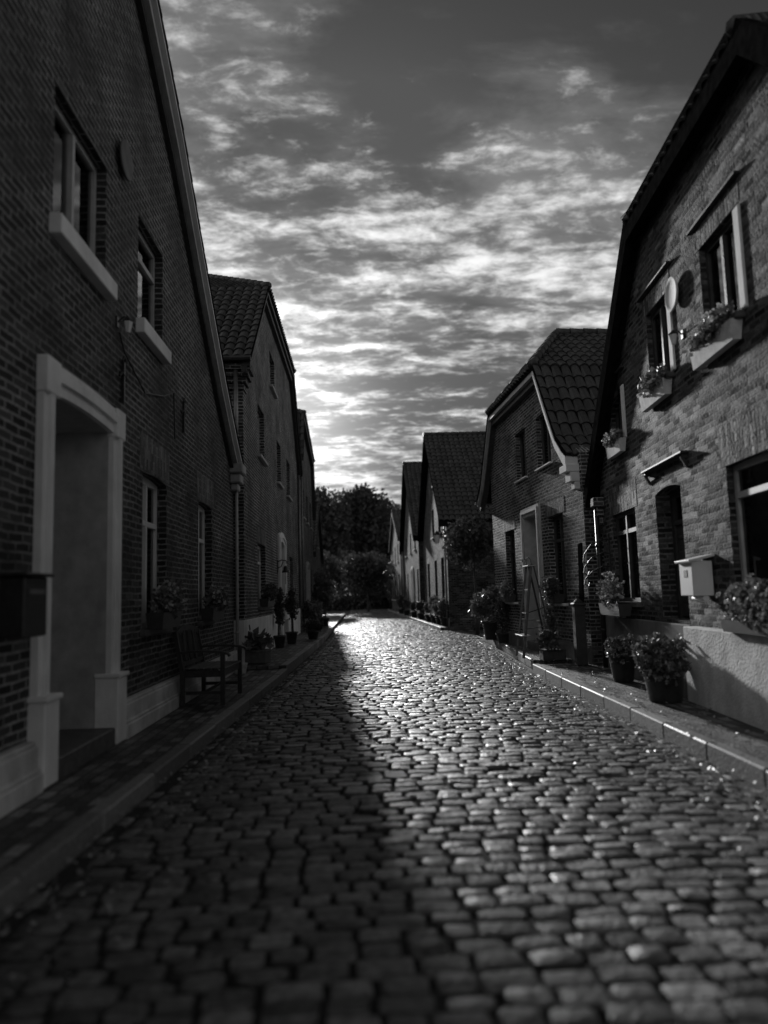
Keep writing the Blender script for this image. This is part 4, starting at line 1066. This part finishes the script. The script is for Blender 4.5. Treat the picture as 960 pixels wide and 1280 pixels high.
def noise(scale, detail, rough, dist=0, off=(0, 0, 0), sc=(1, 1, 1), rot=0):
    mp = N(nt, 'ShaderNodeMapping'); mp.inputs['Location'].default_value = off; mp.inputs['Scale'].default_value = sc; mp.inputs['Rotation'].default_value = (0, 0, rot)
    L(nt, cv.outputs[0], mp.inputs['Vector'])
    n = N(nt, 'ShaderNodeTexNoise'); n.inputs['Scale'].default_value = scale; n.inputs['Detail'].default_value = detail; n.inputs['Roughness'].default_value = rough; n.inputs['Distortion'].default_value = dist
    L(nt, mp.outputs[0], n.inputs['Vector']); return n.outputs['Fac']
big = noise(.9, 4, .5, .2, (3.1, 1.7, 0), (1, .8, 1), .35)
mid = noise(4.2, 7, .62, .2, (.9, 2.6, 0), (.75, 1.3, 1), .2)
fine = noise(13.5, 8, .68, .3, (1.4, 5.2, 0), (.8, 1.2, 1), .25)
hi = M1('MULTIPLY', MR(py, .85, 1.6, 1, 0), MR(px, -.45, .2, 0, 1))
veil = MR(M1('SUBTRACT', M1('ADD', M1('MULTIPLY', big, .6), M1('MULTIPLY', mid, .4)), M1('MULTIPLY', hi, .20)), .36, .52, 0, 1)
cl = M1('SUBTRACT', M1('ADD', M1('MULTIPLY', mid, .56), M1('ADD', M1('MULTIPLY', big, .26), M1('MULTIPLY', fine, .46))), M1('MULTIPLY', hi, .22))
cov = MR(cl, .57, .78, 0, 1)
# sun glow
vm = N(nt, 'ShaderNodeVectorMath', operation='DOT_PRODUCT'); nm = N(nt, 'ShaderNodeVectorMath', operation='NORMALIZE'); L(nt, tc.outputs['Generated'], nm.inputs[0]); L(nt, nm.outputs[0], vm.inputs[0]); vm.inputs[1].default_value = sd
dt = M1('MAXIMUM', vm.outputs['Value'], 0)
glow = M1('ADD', M1('MULTIPLY', M1('POWER', dt, 9), .35), M1('MULTIPLY', M1('POWER', dt, 90), 1.3))
base = M1('MULTIPLY', M1('MINIMUM', bw.outputs[0], 5.0), .30)
bright = M1('MULTIPLY', M1('ADD', M1('ADD', .30, M1('MULTIPLY', veil, .42)), M1('MULTIPLY', cov, M1('ADD', 2.1, M1('MULTIPLY', glow, 1.7)))), M1('MULTIPLY', MR(sx.outputs['Y'], .2, .66, 3.5, 1), M1('MULTIPLY', MR(sx.outputs['X'], .42, .75, 1, 3.0), MR(sx.outputs['Z'], .07, .24, .55, 1))))  # unseen sky behind and to the right brightened, as added fill for the walls
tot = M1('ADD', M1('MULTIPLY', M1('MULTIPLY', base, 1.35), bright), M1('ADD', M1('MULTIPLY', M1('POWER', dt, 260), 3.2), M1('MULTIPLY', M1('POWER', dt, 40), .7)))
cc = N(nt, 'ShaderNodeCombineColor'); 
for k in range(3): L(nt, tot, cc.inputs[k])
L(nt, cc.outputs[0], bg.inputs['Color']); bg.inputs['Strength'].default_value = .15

# ------------------------------------------------------------------ camera
f = 930.; VPx, VPy, ROLL, Hc = 447., 745., .024, 1.4
d = np.array([(VPx-480)/f, -(VPy-640)/f, 1.]); d /= np.linalg.norm(d)
u = np.array([-ROLL, 1, 0.]); u -= u.dot(d)*d; u /= np.linalg.norm(u)
r = np.cross(u, d)
if r[0] < 0: r = -r
Mx = np.stack([r, d, u])       # rows: world X, Y, Z in camera terms (x right, y up, z forward)
Rm = Matrix([[Mx[i][0], Mx[i][1], -Mx[i][2]] for i in range(3)])
cam = bpy.data.cameras.new('camera'); co = bpy.data.objects.new('camera', cam); col.objects.link(co)
co.matrix_world = Matrix.Translation((0, 0, Hc)) @ Rm.to_4x4()
cam.sensor_fit = 'HORIZONTAL'; cam.sensor_width = 24; cam.lens = 24*f/960; cam.clip_end = 1000; cam.clip_start = .05
cam.dof.use_dof = True; cam.dof.focus_distance = 13.5; cam.dof.aperture_fstop = .6
scene.camera = co
scene.render.engine = 'CYCLES'
vs_ = scene.view_settings; vs_.view_transform = 'Standard'; vs_.look = 'None'; vs_.exposure = 0; vs_.gamma = 1
